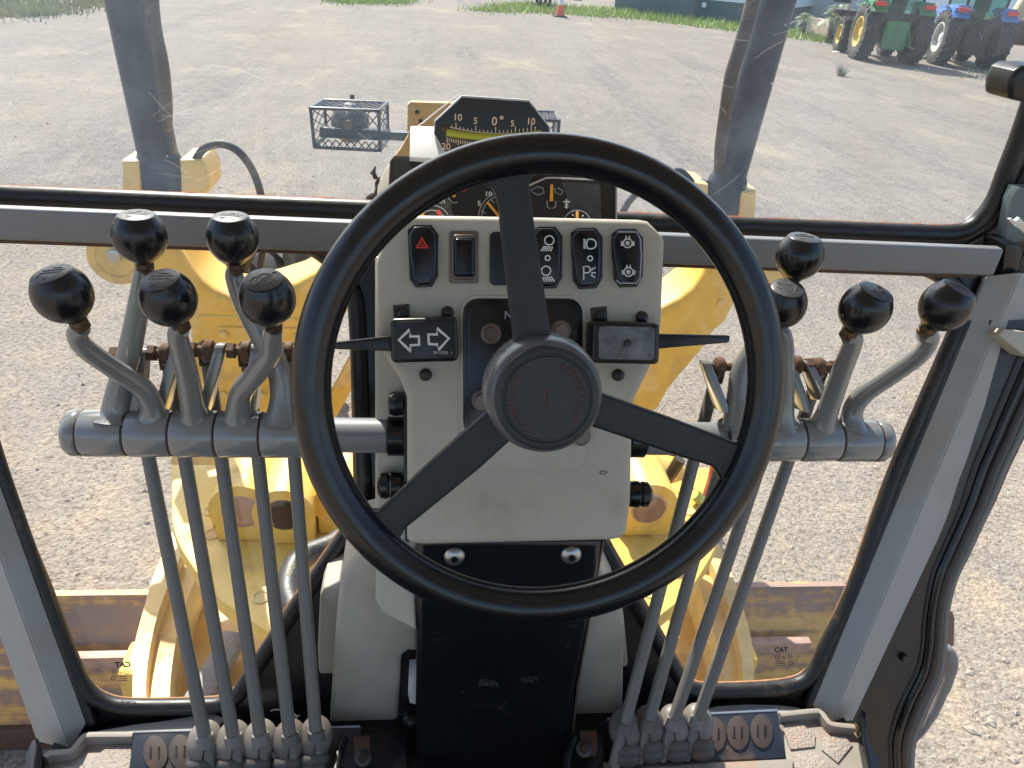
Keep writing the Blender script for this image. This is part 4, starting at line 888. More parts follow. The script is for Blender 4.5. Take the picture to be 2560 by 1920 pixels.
# dark plates carrying the boots
PLN = V((0, -.34, .94)).normalized()
def plateP(px, py, dz): return (aZ(px, py, FZ + dz), PLN, V((0, .94, .34)))
BP1, BP2 = plateP(560, 1880, .012), plateP(1750, 1850, .012)
pl1 = thing('boot_plate', 'dark blue-grey sloped plate with two brown oval covers and five boots', 'boot plate', BP1[0] - V((0, 0, .012)))
obj('plate', pxpoly([(334, 1830), (900, 1816), (905, 1990), (312, 1990)], BP1, -.012, 0, .002, 2), M_plate, pl1)
obj('front_lip', pxpoly([(334, 1827), (900, 1813), (900, 1818), (334, 1832)], shift(BP1, .001), -.012, 0, .001, 2), M_sill, pl1)
pl2 = thing('boot_plate', 'dark blue-grey sloped plate with three brown oval covers and four boots', 'boot plate', BP2[0] - V((0, 0, .012)))
obj('plate', pxpoly([(1520, 1796), (1944, 1776), (1964, 1895), (1530, 1912)], BP2, -.012, 0, .002, 2), M_plate, pl2)
obj('front_lip', pxpoly([(1520, 1793), (1944, 1772), (1945, 1778), (1520, 1799)], shift(BP2, .001), -.012, 0, .001, 2), mat('blue_grey_lip', (.2, .24, .3), .4, var=.05), pl2)
def oval(parent, P, x, y, w2, h2):
    o = obj('oval_cover', pxpoly(rot2(ell(x, y, w2, h2), -4, (x, y)), shift(P, .0028), -.004, 0, .0012, 2), M_oval, parent)
    bm = newbm()
    for c0, k in ((x - w2 * .38, 5), (x + w2 * .30, 6)):
        for j in range(k):
            yy = y - h2 * .35 + j * h2 * .75 / k
            q = [aP(c0 + dx, yy + dy, shift(P, .0032)) for dx, dy in ((-3, 0), (3, -1), (3, 2.5), (-2, 3.5))]
            bm.faces.new([bm.verts.new(p) for p in q])
    obj('embossing', bm, M_screw, o, smooth=0)
for x, y in ((388, 1882), (452, 1880)): oval(pl1, BP1, x, y, 31, 44)
for x, y in ((1788, 1836), (1846, 1832), (1905, 1828)): oval(pl2, BP2, x, y, 28, 43)
tr = thing('floor_mat', 'beige moulded floor mat with a raised rim and leathery pads, reddish dust', 'floor mat', (.1, .45, FZ))
obj('mat', pxpoly([(108, 1990), (112, 1900), (130, 1888), (185, 1880), (212, 1846), (335, 1843), (340, 1990)], MP, -.012, 0, .002), M_mat, tr)
obj('mat', pxpoly([(1940, 1793), (2042, 1783), (2075, 1816), (2134, 1823), (2190, 1925), (2200, 1990), (1500, 1990), (1500, 1905), (1966, 1896)], MP, -.012, 0, .002), M_mat, tr)
for pts in ([(114, 1899), (127, 1889), (162, 1886), (182, 1881), (197, 1864), (210, 1848), (228, 1843), (334, 1842)], [(1948, 1792), (2030, 1783), (2050, 1786), (2066, 1806), (2080, 1816), (2134, 1822)]):
    obj('rim', sweep(cr([aZ(x, y, FZ + .009) for x, y in pts], 5), .0062, 12, prof=[(.9, -.6), (1.1, 0), (.9, .6), (-1.4, .8), (-1.4, -.8)], up=(0, 0, 1)), M_mat, tr)
for pts in ([(228, 1900), (266, 1868), (329, 1865), (322, 1990), (222, 1990)], [(157, 1916), (210, 1911), (204, 1990), (140, 1990)], [(1953, 1811), (2003, 1806), (2039, 1838), (2037, 1866), (1977, 1873)], [(2055, 1842), (2112, 1839), (2132, 1862), (2095, 1907), (2055, 1874)], [(1985, 1884), (2040, 1882), (2092, 1922), (2080, 1990), (1990, 1990)]):
    obj('pad', pxpoly(pts, shift(MP, .003), -.004, 0, .0015, 2), M_pad, tr)
obj('front_strip', pxpoly([(1762, 1907), (1982, 1896), (1984, 1990), (1560, 1990), (1548, 1922)], shift(MP, .006), -.008, 0, .002), M_mat, tr)
sl = obj('sill', pxpoly([(205, 1843), (250, 1826), (330, 1812), (413, 1802), (494, 1788), (535, 1785), (562, 1795), (548, 1808), (552, 1822), (520, 1838), (334, 1840)], shift(MP, .002), -.006, 0, .001), M_sill, None, label='pale grey sill sheet between the five boots and the cab pillar', cat='sill')
obj('sill', pxpoly([(1740, 1795), (1762, 1773), (1792, 1765), (1860, 1761), (1941, 1762), (1995, 1769), (2014, 1780), (1944, 1795)], shift(MP, .002), -.006, 0, .001), M_sill, None, label='pale grey sill sheet behind the plate with three ovals', cat='sill')
obj('floor_bracket', pxpoly([(68, 1905), (84, 1866), (100, 1858), (110, 1884), (108, 1990), (72, 1990)], shift(MP, .006), -.02, .012, .003), M_gloss, cab)
obj('floor_bracket', pxpoly([(2146, 1786), (2158, 1792), (2164, 1864), (2190, 1912), (2194, 1990), (2176, 1990), (2150, 1864)], shift(MP, .006), -.02, .012, .002), M_gloss, cab)
# pedals in the dark gap under the shrouds
for px, lab in (((842, 1016, 904, 1862, 908, 1895), 'dark pedal bracket with rusty plate and bolt under the notched shroud'), ((1418, 1508, 1472, 1848, 1459, 1872), 'dark pedal bracket with rusty plate and bolt beside the four boots')):
    x0, x1, rx, ry, bx_, by = px
    t = thing('pedal_bracket', lab, 'pedal bracket', aZ(bx_, 1900, FZ))
    obj('well', pxpoly([(x0, 1838), (x1, 1832), (x1, 1990), (x0 - 20, 1990)], shift(MP, .004), -.006, 0, .001), M_black, t)
    obj('rusty_plate', pxpoly([(rx - 22, ry - 22), (rx + 20, ry - 24), (rx + 22, ry + 22), (rx - 18, ry + 24)], shift(MP, .022), -.02, 0, .002), M_rust, t)
    obj('bolt', lathe([(.011, 0), (.011, .004), (.006, .006), (.0055, .012), (0, .0125)], aP(bx_, by, shift(MP, .02)), (0, -.5, .86), 16), M_screw, t)
    obj('guide', sweep(cr([aP(x, y, shift(MP, .016)) for x, y in ((x0 + 18, 1846), (x0 + 10, 1870), (x0, 1900), (x0 - 8, 1990))], 4), .006, 10), M_plast, t)
obj('wire_clip', sweep(cr([aP(x, y, shift(MP, .03)) for x, y in ((676, 1778), (690, 1774), (720, 1778), (742, 1790), (736, 1800), (728, 1796), (750, 1788))], 4), .0011, 6), M_silver, None, label='bent silver wire clip on the black panel behind the five rods', cat='wire')
# glass marks
def markgrp(x, y, mirror, P):
    bm = ptext('CAT', x, y, P, 11, 0, .001, mirror, bold=.05)
    s = -1 if mirror else 1
    bm = merge(bm, ribbon([circ(x - 9 * s, y + 19, 5.5, 12, ry=4), circ(x + 6 * s, y + 19, 6, 4, 0, 360, 4), [(x + 3 * s, y + 19), (x + 9 * s, y + 19)], circ(x + 23 * s, y + 17, 4, 12)] + [[(x - 14 + (k % 2) * 4, y + 29 + k * 5), (x + 10, y + 29 + k * 5)] for k in range(3)] + [circ(x + 24 * s, y + 33, 5, 12)], P, 1.4, .001))
    return bm
for x, y, mr in ((308, 1661, True), (1952, 1624, False)):
    obj('glass_mark', markgrp(x, y, mr, shift(LP, -.008)), M_black, cab, smooth=0)
# ================================================================== FRONT OF THE MACHINE (outside the glass)
AYP = 2.5
AP_ = (V((0, AYP, 1)), V((0, -1, 0)), V((0, 0, 1)))
fr = thing('grader_chassis', 'pale yellow machine frame with two curved saddle arms spreading below the crossbar', 'machine frame', aY(1290, 1100, AYP))
AL = [(384, 694), (250, 640), (300, 560), (395, 600), (452, 631), (479, 681), (503, 706), (533, 726), (579, 744), (630, 740), (678, 728), (741, 708), (800, 675), (900, 640), (960, 640), (900, 740), (842, 818), (806, 880), (786, 980), (780, 1150), (560, 1150), (520, 1140), (488, 1000), (479, 893), (470, 820), (440, 752)]
AR = [(1646, 1029), (1560, 1060), (1480, 1060), (1480, 780), (1560, 800), (1620, 785), (1662, 767), (1700, 748), (1732, 724), (1760, 690), (1772, 650), (1800, 600), (1890, 590), (1945, 660), (1930, 705), (1880, 720), (1848, 745), (1818, 807), (1786, 834), (1750, 889), (1710, 935), (1673, 979)]
for px in (AL, AR): obj('saddle_arm', pxpoly(px, AP_, -.22, 0, .04, 6), M_yel, fr)
obj('diagonal_strut', flatbar(aY(806, 1060, AYP - .05), aY(905, 880, AYP - .05), .030, .03, V((0, -1, 0)), .008), M_yel, fr)
obj('raised_panel', pxpoly([(545, 818), (760, 822), (760, 1000), (540, 1000)], shift(AP_, .008), -.012, 0, .003), M_yel, fr)
obj('web_plate', pxpoly([(425, 1152), (432, 1120), (470, 1110), (560, 1130), (800, 1130), (800, 1250), (545, 1250), (430, 1250)], shift(AP_, -.12), -.10, 0, .01), M_yel2, fr)
obj('centre_beam', box(-.08, .28, 2.55, 4.2, 1.45, 1.85, .03), M_yel, fr)
for x, y, k in ((291, 645, 1), (1926, 668, -1)):
    c = aY(x, y, AYP - .012)
    b = obj('pivot_cap', lathe([(.092, 0), (.092, .004), (.078, .006), (.066, .006), (.064, .003), (.060, .003), (.058, .006), (0, .008)], c, (0, -1, 0), 40), M_yel2, fr)
    obj('pin', lathe([(.022, 0), (.022, .012), (.017, .014), (0, .014)], c + V((0, -.006, .012)), (0, -1, 0), 22), M_steel, b)
obj('pin_hole', lathe([(.012, 0), (.012, .003), (0, .003)], aY(1801, 757, AYP - .004), (0, -1, 0), 16), M_yel2, fr)
for x, y in ((560, 835), (650, 838), (745, 840), (560, 985), (655, 985), (745, 985)):
    obj('bolt', hexnut(aP(x, y, shift(AP_, .006)), (0, -1, 0), .016, .014), M_yel2, fr)
for a, b_ in (((500, 790), (790, 800)), ((470, 1108), (780, 1120))):
    pts = [aP(a[0] + (b_[0] - a[0]) * k / 40, a[1] + (b_[1] - a[1]) * k / 40 + 1.2 * math.sin(k * 2.1), shift(AP_, -.002)) for k in range(41)]
    obj('weld_seam', sweep(pts, [.007 + .0022 * (k % 2) for k in range(41)], 8), M_yel, fr)
# lift cylinders
def liftcyl(label, t0, t1, r, ears, hose):
    t = thing('lift_cylinder', label, 'hydraulic cylinder', aY(t1[0], t1[1], AYP + .05), 'lift cylinders above the saddle arms')
    A, B = aY(t0[0], t0[1], AYP + .06), aY(t1[0], t1[1], AYP + .06); d = (A - B).normalized()
    obj('barrel', cyl(B, A + d * .35, r, 40), M_cyl, t)
    obj('rod_gland', lathe([(r * .9, -.02), (r * 1.16, -.015), (r * 1.16, .10), (r * 1.0, .125)], B - d * .06, d, 40), M_cyl, t)
    for px in ears: obj('clamp_ear', pxpoly(px, shift(AP_, .0), -.16, 0, .012, 3), M_yel2, t)
    for px in ears:
        c = aP((px[0][0] + px[1][0]) / 2 + 4, px[0][1] + 2, shift(AP_, -.06)); obj('bolt', hexnut(c - V((0, 0, .004)), (0, 0, 1), .018, .016), M_screw, t)
    obj('hose', sweep(cr([aY(x, y, yy) for x, y, yy in hose], 6), .021, 14), M_hoseb, t)
liftcyl('dark blue-grey lift cylinder with brown hose, rising beside the caged lamp', (304, -60), (404, 432), .061, [[(304, 402), (350, 402), (353, 490), (304, 490)], [(449, 400), (502, 398), (518, 424), (524, 470), (516, 486), (452, 488)]], [(372, -80, 2.5), (384, 60, 2.48), (402, 150, 2.47), (410, 215, 2.48), (414, 290, 2.52), (404, 360, 2.58)])
liftcyl('dark blue-grey lift cylinder with brown hose, rising beside the tractors', (1960, -60), (1812, 480), .058, [[(1737, 456), (1772, 462), (1772, 540), (1735, 540)], [(1850, 478), (1892, 476), (1888, 550), (1848, 550)]], [(1900, -80, 2.48), (1872, 40, 2.47), (1846, 130, 2.46), (1828, 190, 2.46), (1814, 280, 2.47), (1802, 370, 2.5), (1800, 430, 2.56)])
# bowed hoses beside the cylinders
obj('hydraulic_hose', sweep(cr([aY(x, y, 2.52) for x, y in ((489, 400), (510, 372), (550, 360), (590, 374), (622, 410), (645, 460), (655, 510), (660, 600), (640, 720))], 8), .0125, 14), M_hoseb, None, label='brown hose bowed beside the cylinder clamp near the caged lamp', cat='hose')
obj('hydraulic_hose', sweep(cr([aY(x, y, 2.52) for x, y in ((1738, 470), (1715, 440), (1690, 428), (1640, 446), (1600, 476), (1568, 510), (1550, 560), (1550, 640))], 8), .0125, 14), M_hose, None, label='dark hose bowed beside the other cylinder clamp, behind the wheel rim', cat='hose')
for pts, lab in (([(492, 610), (505, 680), (530, 740)], 'dark hose hanging past the saddle arm under the rear knobs'), ([(640, 600), (600, 680), (560, 735), (540, 760)], 'thin dark hose crossing behind the saddle arm'), ([(1715, 640), (1690, 700), (1668, 760), (1655, 800)], 'brown hose hanging behind the far saddle arm')):
    obj('hydraulic_hose', sweep(cr([aY(x, y, 2.82) for x, y in pts], 8), .022, 12), M_hoseb, None, label=lab, cat='hose')
# front wheels of the grader, half hidden behind the bar
def tyrebm(c, ax, R, wd, lugs=26, lugh=.03, rim=.55):
    ax = V(ax).normalized(); h = wd / 2
    pr = [(R * rim, -h * .75), (R * (rim + .08), -h * .95), (R * .8, -h * 1.04), (R * .94, -h * .95), (R * .99, -h * .7), (R, 0), (R * .99, h * .7), (R * .94, h * .95), (R * .8, h * 1.04), (R * (rim + .08), h * .95), (R * rim, h * .75)]
    bm = newbm(); q = V((0, 0, 1)) if abs(ax.z) < .9 else V((1, 0, 0)); a = (q - ax * ax.dot(q)).normalized(); b = ax.cross(a); seg = 48; rings = []
    for r, z in pr: rings.append([bm.verts.new(V(c) + ax * z + (a * math.cos(2 * math.pi * i / seg) + b * math.sin(2 * math.pi * i / seg)) * r) for i in range(seg)])
    for A_, B_ in zip(rings, rings[1:]):
        for j in range(seg): bm.faces.new((A_[j], A_[(j + 1) % seg], B_[(j + 1) % seg], B_[j]))
    for k in range(lugs):
        for s in (-1, 1):
            t0 = 2 * math.pi * (k + (.5 if s > 0 else 0)) / lugs; t1 = t0 + 2 * math.pi / lugs * 1.0; dw = 2 * math.pi / lugs * .32
            def P(t, z, r): return V(c) + ax * z + (a * math.cos(t) + b * math.sin(t)) * r
            vs = []
            for (t, z) in ((t0, s * h * .02), (t0 + dw, s * h * .02), (t1 + dw, s * h * .98), (t1, s * h * .98)):
                vs.append((bm.verts.new(P(t, z, R * .93)), bm.verts.new(P(t, z, R + lugh if abs(z) < h * .5 else R * .965 + lugh))))
            bm.faces.new([v[1] for v in vs])
            for i in range(4): bm.faces.new((vs[i][0], vs[(i + 1) % 4][0], vs[(i + 1) % 4][1], vs[i][1]))
    bmesh.ops.recalc_face_normals(bm, faces=bm.faces); return bm
for x, lab in ((-.86, 'dark front tyre of the grader under the crossbar behind the rear knobs'), (1.06, 'dark front tyre of the grader hidden behind the far saddle arm')):
    t = thing('front_wheel', lab, 'wheel', (x, 4.1, 0), 'front wheels of the grader')
    obj('tyre', tyrebm((x, 4.1, .62), (1, 0, .12), .60, .36, 20), M_tyre, t)
    obj('rim', lathe([(.32, -.10), (.33, .05), (.28, .10), (.12, .06), (0, .06)], (x, 4.1, .62), (1 if x < 0 else -1, 0, .12), 30), M_yel2, t)
# ---- caged work lights
def worklight(dx, label):
    ax_ = lambda x, y: aY(x, y, 2.0) + V((dx, 0, 0))
    f0, f1, f2, f3 = ax_(776, 270), ax_(947, 277), ax_(950, 377), ax_(786, 368)
    back = V((0, .16, 0))
    bo = [f0 + back + V((.012, 0, -.008)), f1 + back + V((.012, 0, -.008)), f2 + back + V((.012, 0, -.006)), f3 + back + V((.012, 0, -.006))]
    t = thing('work_light', label, 'work light', (f2 + f3) / 2, 'caged work lights on the front frame')
    F = [f0, f1, f2, f3]
    bars = []
    for i in range(4):
        bars += [cyl(F[i], F[(i + 1) % 4], .0042, 8), cyl(bo[i], bo[(i + 1) % 4], .0042, 8), cyl(F[i], bo[i], .0042, 8)]
    obj('cage_frame', merge(*bars), M_cyl, t)
    def lattice(a, b, c, d, nu, nv):
        bm = None
        def P(u, v): return a.lerp(b, u).lerp(d.lerp(c, u), v)
        for i in range(nu):
            for j in range(nv):
                u0, u1, v0, v1 = i / nu, (i + 1) / nu, j / nv, (j + 1) / nv
                for s_, e_ in (((u0, v0), (u1, v1)), ((u0, v1), (u1, v0))):
                    q = cyl(P(*s_), P(*e_), .0016, 4); bm = q if bm is None else merge(bm, q)
        return bm
    obj('cage_mesh', merge(lattice(bo[0], bo[1], f1, f0, 9, 4), lattice(f0, bo[0], bo[3], f3, 2, 4), lattice(f1, bo[1], bo[2], f2, 2, 4), lattice(bo[0], bo[0].lerp(bo[1], .32), bo[3].lerp(bo[2], .32), bo[3], 2, 3), lattice(bo[0].lerp(bo[1], .68), bo[1], bo[2], bo[3].lerp(bo[2], .68), 2, 3), lattice(f3.lerp(f0, .22), f2.lerp(f1, .22), f2, f3, 9, 1)), M_cyl, t)
    c = ax_(866, 328) + V((0, .07, 0))
    obj('lamp_body', lathe([(0, -.03), (.025, -.028), (.042, -.01), (.049, .02), (.050, .04), (.046, .044), (.02, .046), (0, .046)], c, (0, 1, 0), 28), M_black, t)
    obj('bracket', box((f3.x + .01), f2.x - .004, f2.y + .03, f2.y + .06, f2.z + .018, f2.z + .044, .003), M_cyl, t)
    obj('bolt', merge(lathe([(.011, 0), (.011, .008), (.006, .012), (0, .012)], ax_(866, 318) + V((0, .035, 0)), (0, -1, 0), 14), cyl(ax_(866, 264) + V((0, .15, -.01)), ax_(866, 262) + V((0, .15, 0)), .006, 10)), M_rust, t)
    return t, f2, f3
t, f2, f3 = worklight(0, 'black work light in a wire mesh cage beside the plywood board')
x_ = aY(1403, 300, 2.0).x - aY(952, 300, 2.0).x
t2, g2, g3 = worklight(x_, 'caged work light mostly hidden behind the slope gauge')
mnt = thing('light_bar', 'dark cross bar carrying the two caged work lights', 'light bar', (.12, 2.05, 1.85))
obj('bar', box(f2.x - .003, g3.x + .02, f2.y + .032, f2.y + .058, f2.z + .020, f2.z + .042, .003), M_cyl, mnt)
obj('post', box((f2.x + g3.x) / 2 - .02, (f2.x + g3.x) / 2 + .02, f2.y + .06, f2.y + .10, 1.7, f2.z + .05, .003), M_cyl, mnt)
# ---- drawbar, circle and moldboard
XM = .10
def mir(pts): return pts + [V((2 * XM - p.x, p.y, p.z)) for p in pts[::-1]]
DZ = 1.10
db = thing('drawbar', 'sunlit yellow drawbar plate with round lugs, hinge pins and bolt holes', 'drawbar', (XM, 1.8, DZ - .1))
top_l = [aZ(x, y, DZ) for x, y in ((427, 1160), (429, 1250), (429, 1293), (436, 1331), (455, 1377), (496, 1437), (545, 1495), (612, 1545), (678, 1586), (790, 1660))]
obj('top_plate', prism(mir(cr(top_l, 3)), (0, 0, 1), -.05, 0, .008, 2), M_yel, db)
for x, y in ((527, 1277), (531, 1335), (621, 1335), (652, 1493)):
    c = aZ(x, y, DZ); obj('bolt_hole', lathe([(.024, 0), (.024, .003), (.018, .004), (.015, .001), (0, .001)], c, (0, 0, 1), 20), M_yel2, db)
    c = V((2 * XM - c.x, c.y, c.z)); obj('bolt_hole', lathe([(.024, 0), (.024, .003), (.018, .004), (.015, .001), (0, .001)], c, (0, 0, 1), 20), M_yel2, db)
a_, b_ = aZ(535, 1310, DZ), aZ(720, 1308, DZ)
obj('weld_bar', box(a_.x, b_.x, a_.y - .02, a_.y + .02, DZ, DZ + .03, .008), M_yel, db)
for x, y, r in ((617, 1240, .088), (720, 1248, .085), (868, 1225, .088), (1608, 1235, .088)):
    c = aZ(x, y, DZ + .11); c.y += .10
    hb = obj('round_lug', lathe([(r * .55, .0), (r, .0), (r, -.17), (r * .6, -.17)], c, (0, 1, 0), 32), M_yel, db)
    obj('worn_bore', lathe([(r * .62, -.002), (r * .55, .0), (r * .52, -.1), (0, -.1)], c + V((0, -.172, 0)), (0, -1, 0), 26), M_copper if x != 720 else M_rust, hb)
    obj('lug_foot', box(c.x - r * .9, c.x + r * .9, c.y - .165, c.y - .005, DZ, c.z - r * .2, .012), M_yel, db)
CZ = .80
rg_o = [aZ(x, y, CZ) for x, y in ((430, 1330), (408, 1380), (389, 1423), (374, 1468), (362, 1513), (347, 1566), (335, 1622), (332, 1690), (332, 1753), (340, 1900))]
rg_i = [aZ(x, y, CZ) for x, y in ((456, 1380), (436, 1425), (420, 1464), (404, 1508), (389, 1554), (377, 1610), (368, 1667), (365, 1710), (366, 1753), (376, 1900))]
rg_o = cr(rg_o, 4); rg_i = cr(rg_i, 4)
rng_ = thing('blade_circle', 'curved yellow blade circle rim below the drawbar plate', 'blade circle', (XM, 1.6, .45))
def band(o, i, z0, z1):
    bm = newbm(); R_ = []
    for p, q in zip(o, i): R_.append([bm.verts.new(v) for v in (V((p.x, p.y, z0)), V((p.x, p.y, z1)), V((q.x, q.y, z1)), V((q.x, q.y, z0)))])
    for s, t in zip(R_, R_[1:]):
        for j in range(4): bm.faces.new((s[j], s[(j + 1) % 4], t[(j + 1) % 4], t[j]))
    bm.faces.new(R_[0]); bm.faces.new(R_[-1][::-1]); bmesh.ops.recalc_face_normals(bm, faces=bm.faces); return bm
mx_ = lambda L_: [V((2 * XM - p.x, p.y, p.z)) for p in L_]
for A_, B_ in ((rg_o, rg_i), (mx_(rg_o), mx_(rg_i))):
    obj('outer_rim', band(A_, B_, .45, CZ), M_yel2, rng_)
    obj('inner_rim', band(B_, [q + V((.055 if q.x < XM else -.055, 0, 0)) for q in B_], .45, CZ - .05), M_yel2, rng_)
obj('base_plate', prism(mir([V((p.x + .03, p.y, .6)) for p in rg_i[1:]]), (0, 0, 1), -.05, 0, .004), M_yel2, rng_)
p0, p1 = aZ(588, 1590, .66), aZ(490, 1760, .66)
obj('diagonal_bar', flatbar(p0, p1, .035, .02, V((0, 0, 1))), M_grey, rng_)  # grey bar laid diagonally over the base plate
for s in (1, -1):
    c = aZ(322, 1640, .62); xx = c.x if s > 0 else 2 * XM - c.x
    obj('blade_bracket', box(xx - .045, xx + .045, c.y - .02, c.y + .12, .34, .56, .02), M_yel, rng_)
prof = [(2.02, .568), (1.985, .52), (1.95, .46), (1.915, .38), (1.885, .28), (1.865, .18), (1.855, .04)]
mb = thing('moldboard', 'long grader blade in worn yellow paint and brown rust, lying across the machine', 'blade', (XM, 1.9, 0))
def extrx(pr, th, x0, x1, nx=24):
    bm = newbm(); R_ = []
    lp = [(y, z) for y, z in pr] + [(y + th, z - .004) for y, z in pr[::-1]]
    for k in range(nx + 1):
        x = x0 + (x1 - x0) * k / nx; R_.append([bm.verts.new((x, y, z)) for y, z in lp])
    for s, t in zip(R_, R_[1:]):
        for j in range(len(lp)): bm.faces.new((s[j], s[(j + 1) % len(lp)], t[(j + 1) % len(lp)], t[j]))
    bm.faces.new(R_[0]); bm.faces.new(R_[-1][::-1]); bmesh.ops.recalc_face_normals(bm, faces=bm.faces); return bm
obj('blade', extrx(prof, .03, -1.85, 1.62), M_blade, mb)
M_pinkr = mat('polished_rusty_rail', (.42, .27, .21), .55, .2, nscale=30, var=.25, dust=RUST, dustamt=.2, dscale=12)
obj('slide_rail', box(-1.3, 1.45, 1.868, 1.905, .378, .430, .004), M_pinkr, mb)
obj('lower_rail', box(-1.3, 1.45, 1.845, 1.88, .17, .21, .004), M_blade, mb)
obj('cutting_edge', box(-1.85, 1.62, 1.838, 1.868, .0, .11, .003), M_rust, mb)
# ---- hydraulic motor cluster right of the column
hm = thing('circle_drive', 'yellow hydraulic drive motor with brass fittings beside the black clamp knob', 'hydraulic motor', aZ(1680, 1330, DZ))
c = aY(1690, 1245, 1.95)
obj('motor_body', lathe([(.03, -.16), (.075, -.15), (.085, -.13), (.085, .0), (.075, .02), (.03, .03), (0, .03)], c + V((0, .1, 0)), (.75, .1, -.25), 28), M_yel, hm)
obj('motor_flange', lathe([(.10, 0), (.105, .01), (.10, .025), (.06, .03)], c + V((-.04, .16, .02)), (.2, -1, .1), 28), M_yel, hm)
obj('port_block', pxpoly([(1690, 1230), (1740, 1225), (1762, 1250), (1755, 1290), (1700, 1292), (1678, 1262)], (c + V((0, -.06, 0)), V((0, -1, .4)).normalized(), V((0, .4, 1)).normalized()), -.06, 0, .012, 3), mat('lime_yellow_block', (.62, .5, .05), .4, var=.15), hm)
for pts, r, m_ in ([((1700, 1148), (1680, 1180), (1660, 1205)), .019, M_brass], [((1648, 1190), (1660, 1206), (1672, 1196)), .016, M_copper], [((1735, 1235), (1752, 1250)), .019, mat('green_fitting', (.4, .45, .12), .4, var=.2)]):
    obj('fitting', sweep([aY(x, y, 1.86) for x, y in pts], r, 8), m_, hm)
obj('hydraulic_hose', sweep(cr([aY(x, y, 1.84) for x, y in ((1540, 1370), (1600, 1330), (1660, 1292), (1700, 1272))], 6), .017, 14), M_greyh if 'M_greyh' in globals() else mat('grey_worn_hose', (.3, .27, .25), .55, nscale=40, var=.2), None, label='grey worn hose slanting past the black clamp knob', cat='hose')
obj('hydraulic_hose', sweep(cr([aY(x, y, 1.88) for x, y in ((1670, 1286), (1720, 1292), (1765, 1268), (1790, 1210), (1800, 1160))], 6), .030, 14), M_redhose, None, label='thick red hose beside the yellow hydraulic motor', cat='hose')
obj('hydraulic_hose', sweep(cr([aY(x, y, 2.1) for x, y in ((1560, 1170), (1620, 1150), (1690, 1130), (1740, 1140))], 6), .018, 12), M_hoseb, None, label='dark brown hose above the yellow hydraulic motor', cat='hose')
mh = thing('hydraulic_hose', 'black hose with faded yellow MSHA lettering curving over the drawbar plate', 'hose', aZ(735, 1500, DZ))
hpts = cr([aZ(x, y, DZ + .12) for x, y in ((880, 1330), (830, 1362), (775, 1384), (740, 1410), (724, 1450), (722, 1490), (738, 1530))], 8)
obj('hose', sweep(hpts, .030, 16), M_hose, mh)
obj('lettering', ptext('MSHA', 727, 1428, (aZ(727, 1428, DZ + .155), V((0, -.6, .8)), V((0, .8, .6))), 11, 68, .002), mat('faded_yellow_print', (.6, .5, .2), .6), mh, smooth=0)
# ================================================================== YARD
def stones():
    bm_v, bm_f = [], []
    base = [V((1, 0, 0)), V((-1, 0, 0)), V((0, 1, 0)), V((0, -1, 0)), V((0, 0, 1)), V((0, 0, -.6))]
    fcs = [(0, 2, 4), (2, 1, 4), (1, 3, 4), (3, 0, 4), (2, 0, 5), (1, 2, 5), (3, 1, 5), (0, 3, 5)]
    for _ in range(16000):
        y = 1.0 + 11 * rnd.random() ** 1.6; x = rnd.uniform(-.85, .85) * (y + .8) + .15 * y
        s = .003 + .008 * rnd.random() ** 2.2 + (.004 + .016 * rnd.random() if rnd.random() < .03 else 0)
        a = rnd.uniform(0, 6.28); k = len(bm_v); ca, sa = math.cos(a), math.sin(a); e1, e2 = rnd.uniform(.7, 1.5), rnd.uniform(.6, 1.1); h = rnd.uniform(.3, .7)
        for b in base:
            px, py = b.x * e1 * rnd.uniform(.8, 1.2), b.y * e2 * rnd.uniform(.8, 1.2)
            bm_v.append((x + (px * ca - py * sa) * s, y + (px * sa + py * ca) * s, s * h * .35 + b.z * s * h))
        bm_f += [tuple(i + k for i in f) for f in fcs]
    me = bpy.data.meshes.new('gravel'); me.from_pydata(bm_v, [], bm_f); me.materials.append(mat('gravel_stone', (.34, .295, .245), .9, nscale=14, var=.45, dust=(.5, .42, .32), dustamt=.3, dscale=30))
    o = bpy.data.objects.new('gravel', me); COL.objects.link(o); o['kind'] = 'stuff'; o['label'] = 'loose grey and tan gravel stones on the yard'
stones()
def grass(name, label, polys, n, hmin, hmax, m):
    vs, fs = [], []
    def inside(p, poly):
        c = False
        for (x0, y0), (x1, y1) in zip(poly, poly[1:] + poly[:1]):
            if (y0 > p[1]) != (y1 > p[1]) and p[0] < (x1 - x0) * (p[1] - y0) / (y1 - y0) + x0: c = not c
        return c
    for poly, cnt in polys:
        xs = [p[0] for p in poly]; ys = [p[1] for p in poly]; k = 0; tries = 0
        while k < cnt and tries < cnt * 30:
            tries += 1; p = (rnd.uniform(min(xs), max(xs)), rnd.uniform(min(ys), max(ys)))
            if not inside(p, poly): continue
            k += 1; g = aZ(p[0], p[1], 0)
            for _ in range(n):
                sc_ = 2.6 if rnd.random() < .22 else 1; b = g + V((rnd.gauss(0, .25) * sc_, rnd.gauss(0, .35) * sc_, 0)); h = rnd.uniform(hmin, hmax) * rnd.choice((.5, .8, 1, 1, 1.5)); a = rnd.uniform(0, 6.28); wd = .018 + h * .05
                t = b + V((rnd.gauss(0, .4) * h, rnd.gauss(0, .4) * h, h)); s = V((math.cos(a), math.sin(a), 0)) * wd
                i = len(vs); vs += [tuple(b - s), tuple(b + s), tuple(t)]; fs.append((i, i + 1, i + 2))
    me = bpy.data.meshes.new(name); me.from_pydata(vs, [], fs); me.materials.append(m)
    o = bpy.data.objects.new(name, me); COL.objects.link(o); o['kind'] = 'stuff'; o['label'] = label
M_grass = mat('lush_grass', (.36, .46, .11), .6, nscale=.7, var=.3, dust=(.42, .40, .12), dustamt=.3, dscale=1.2)
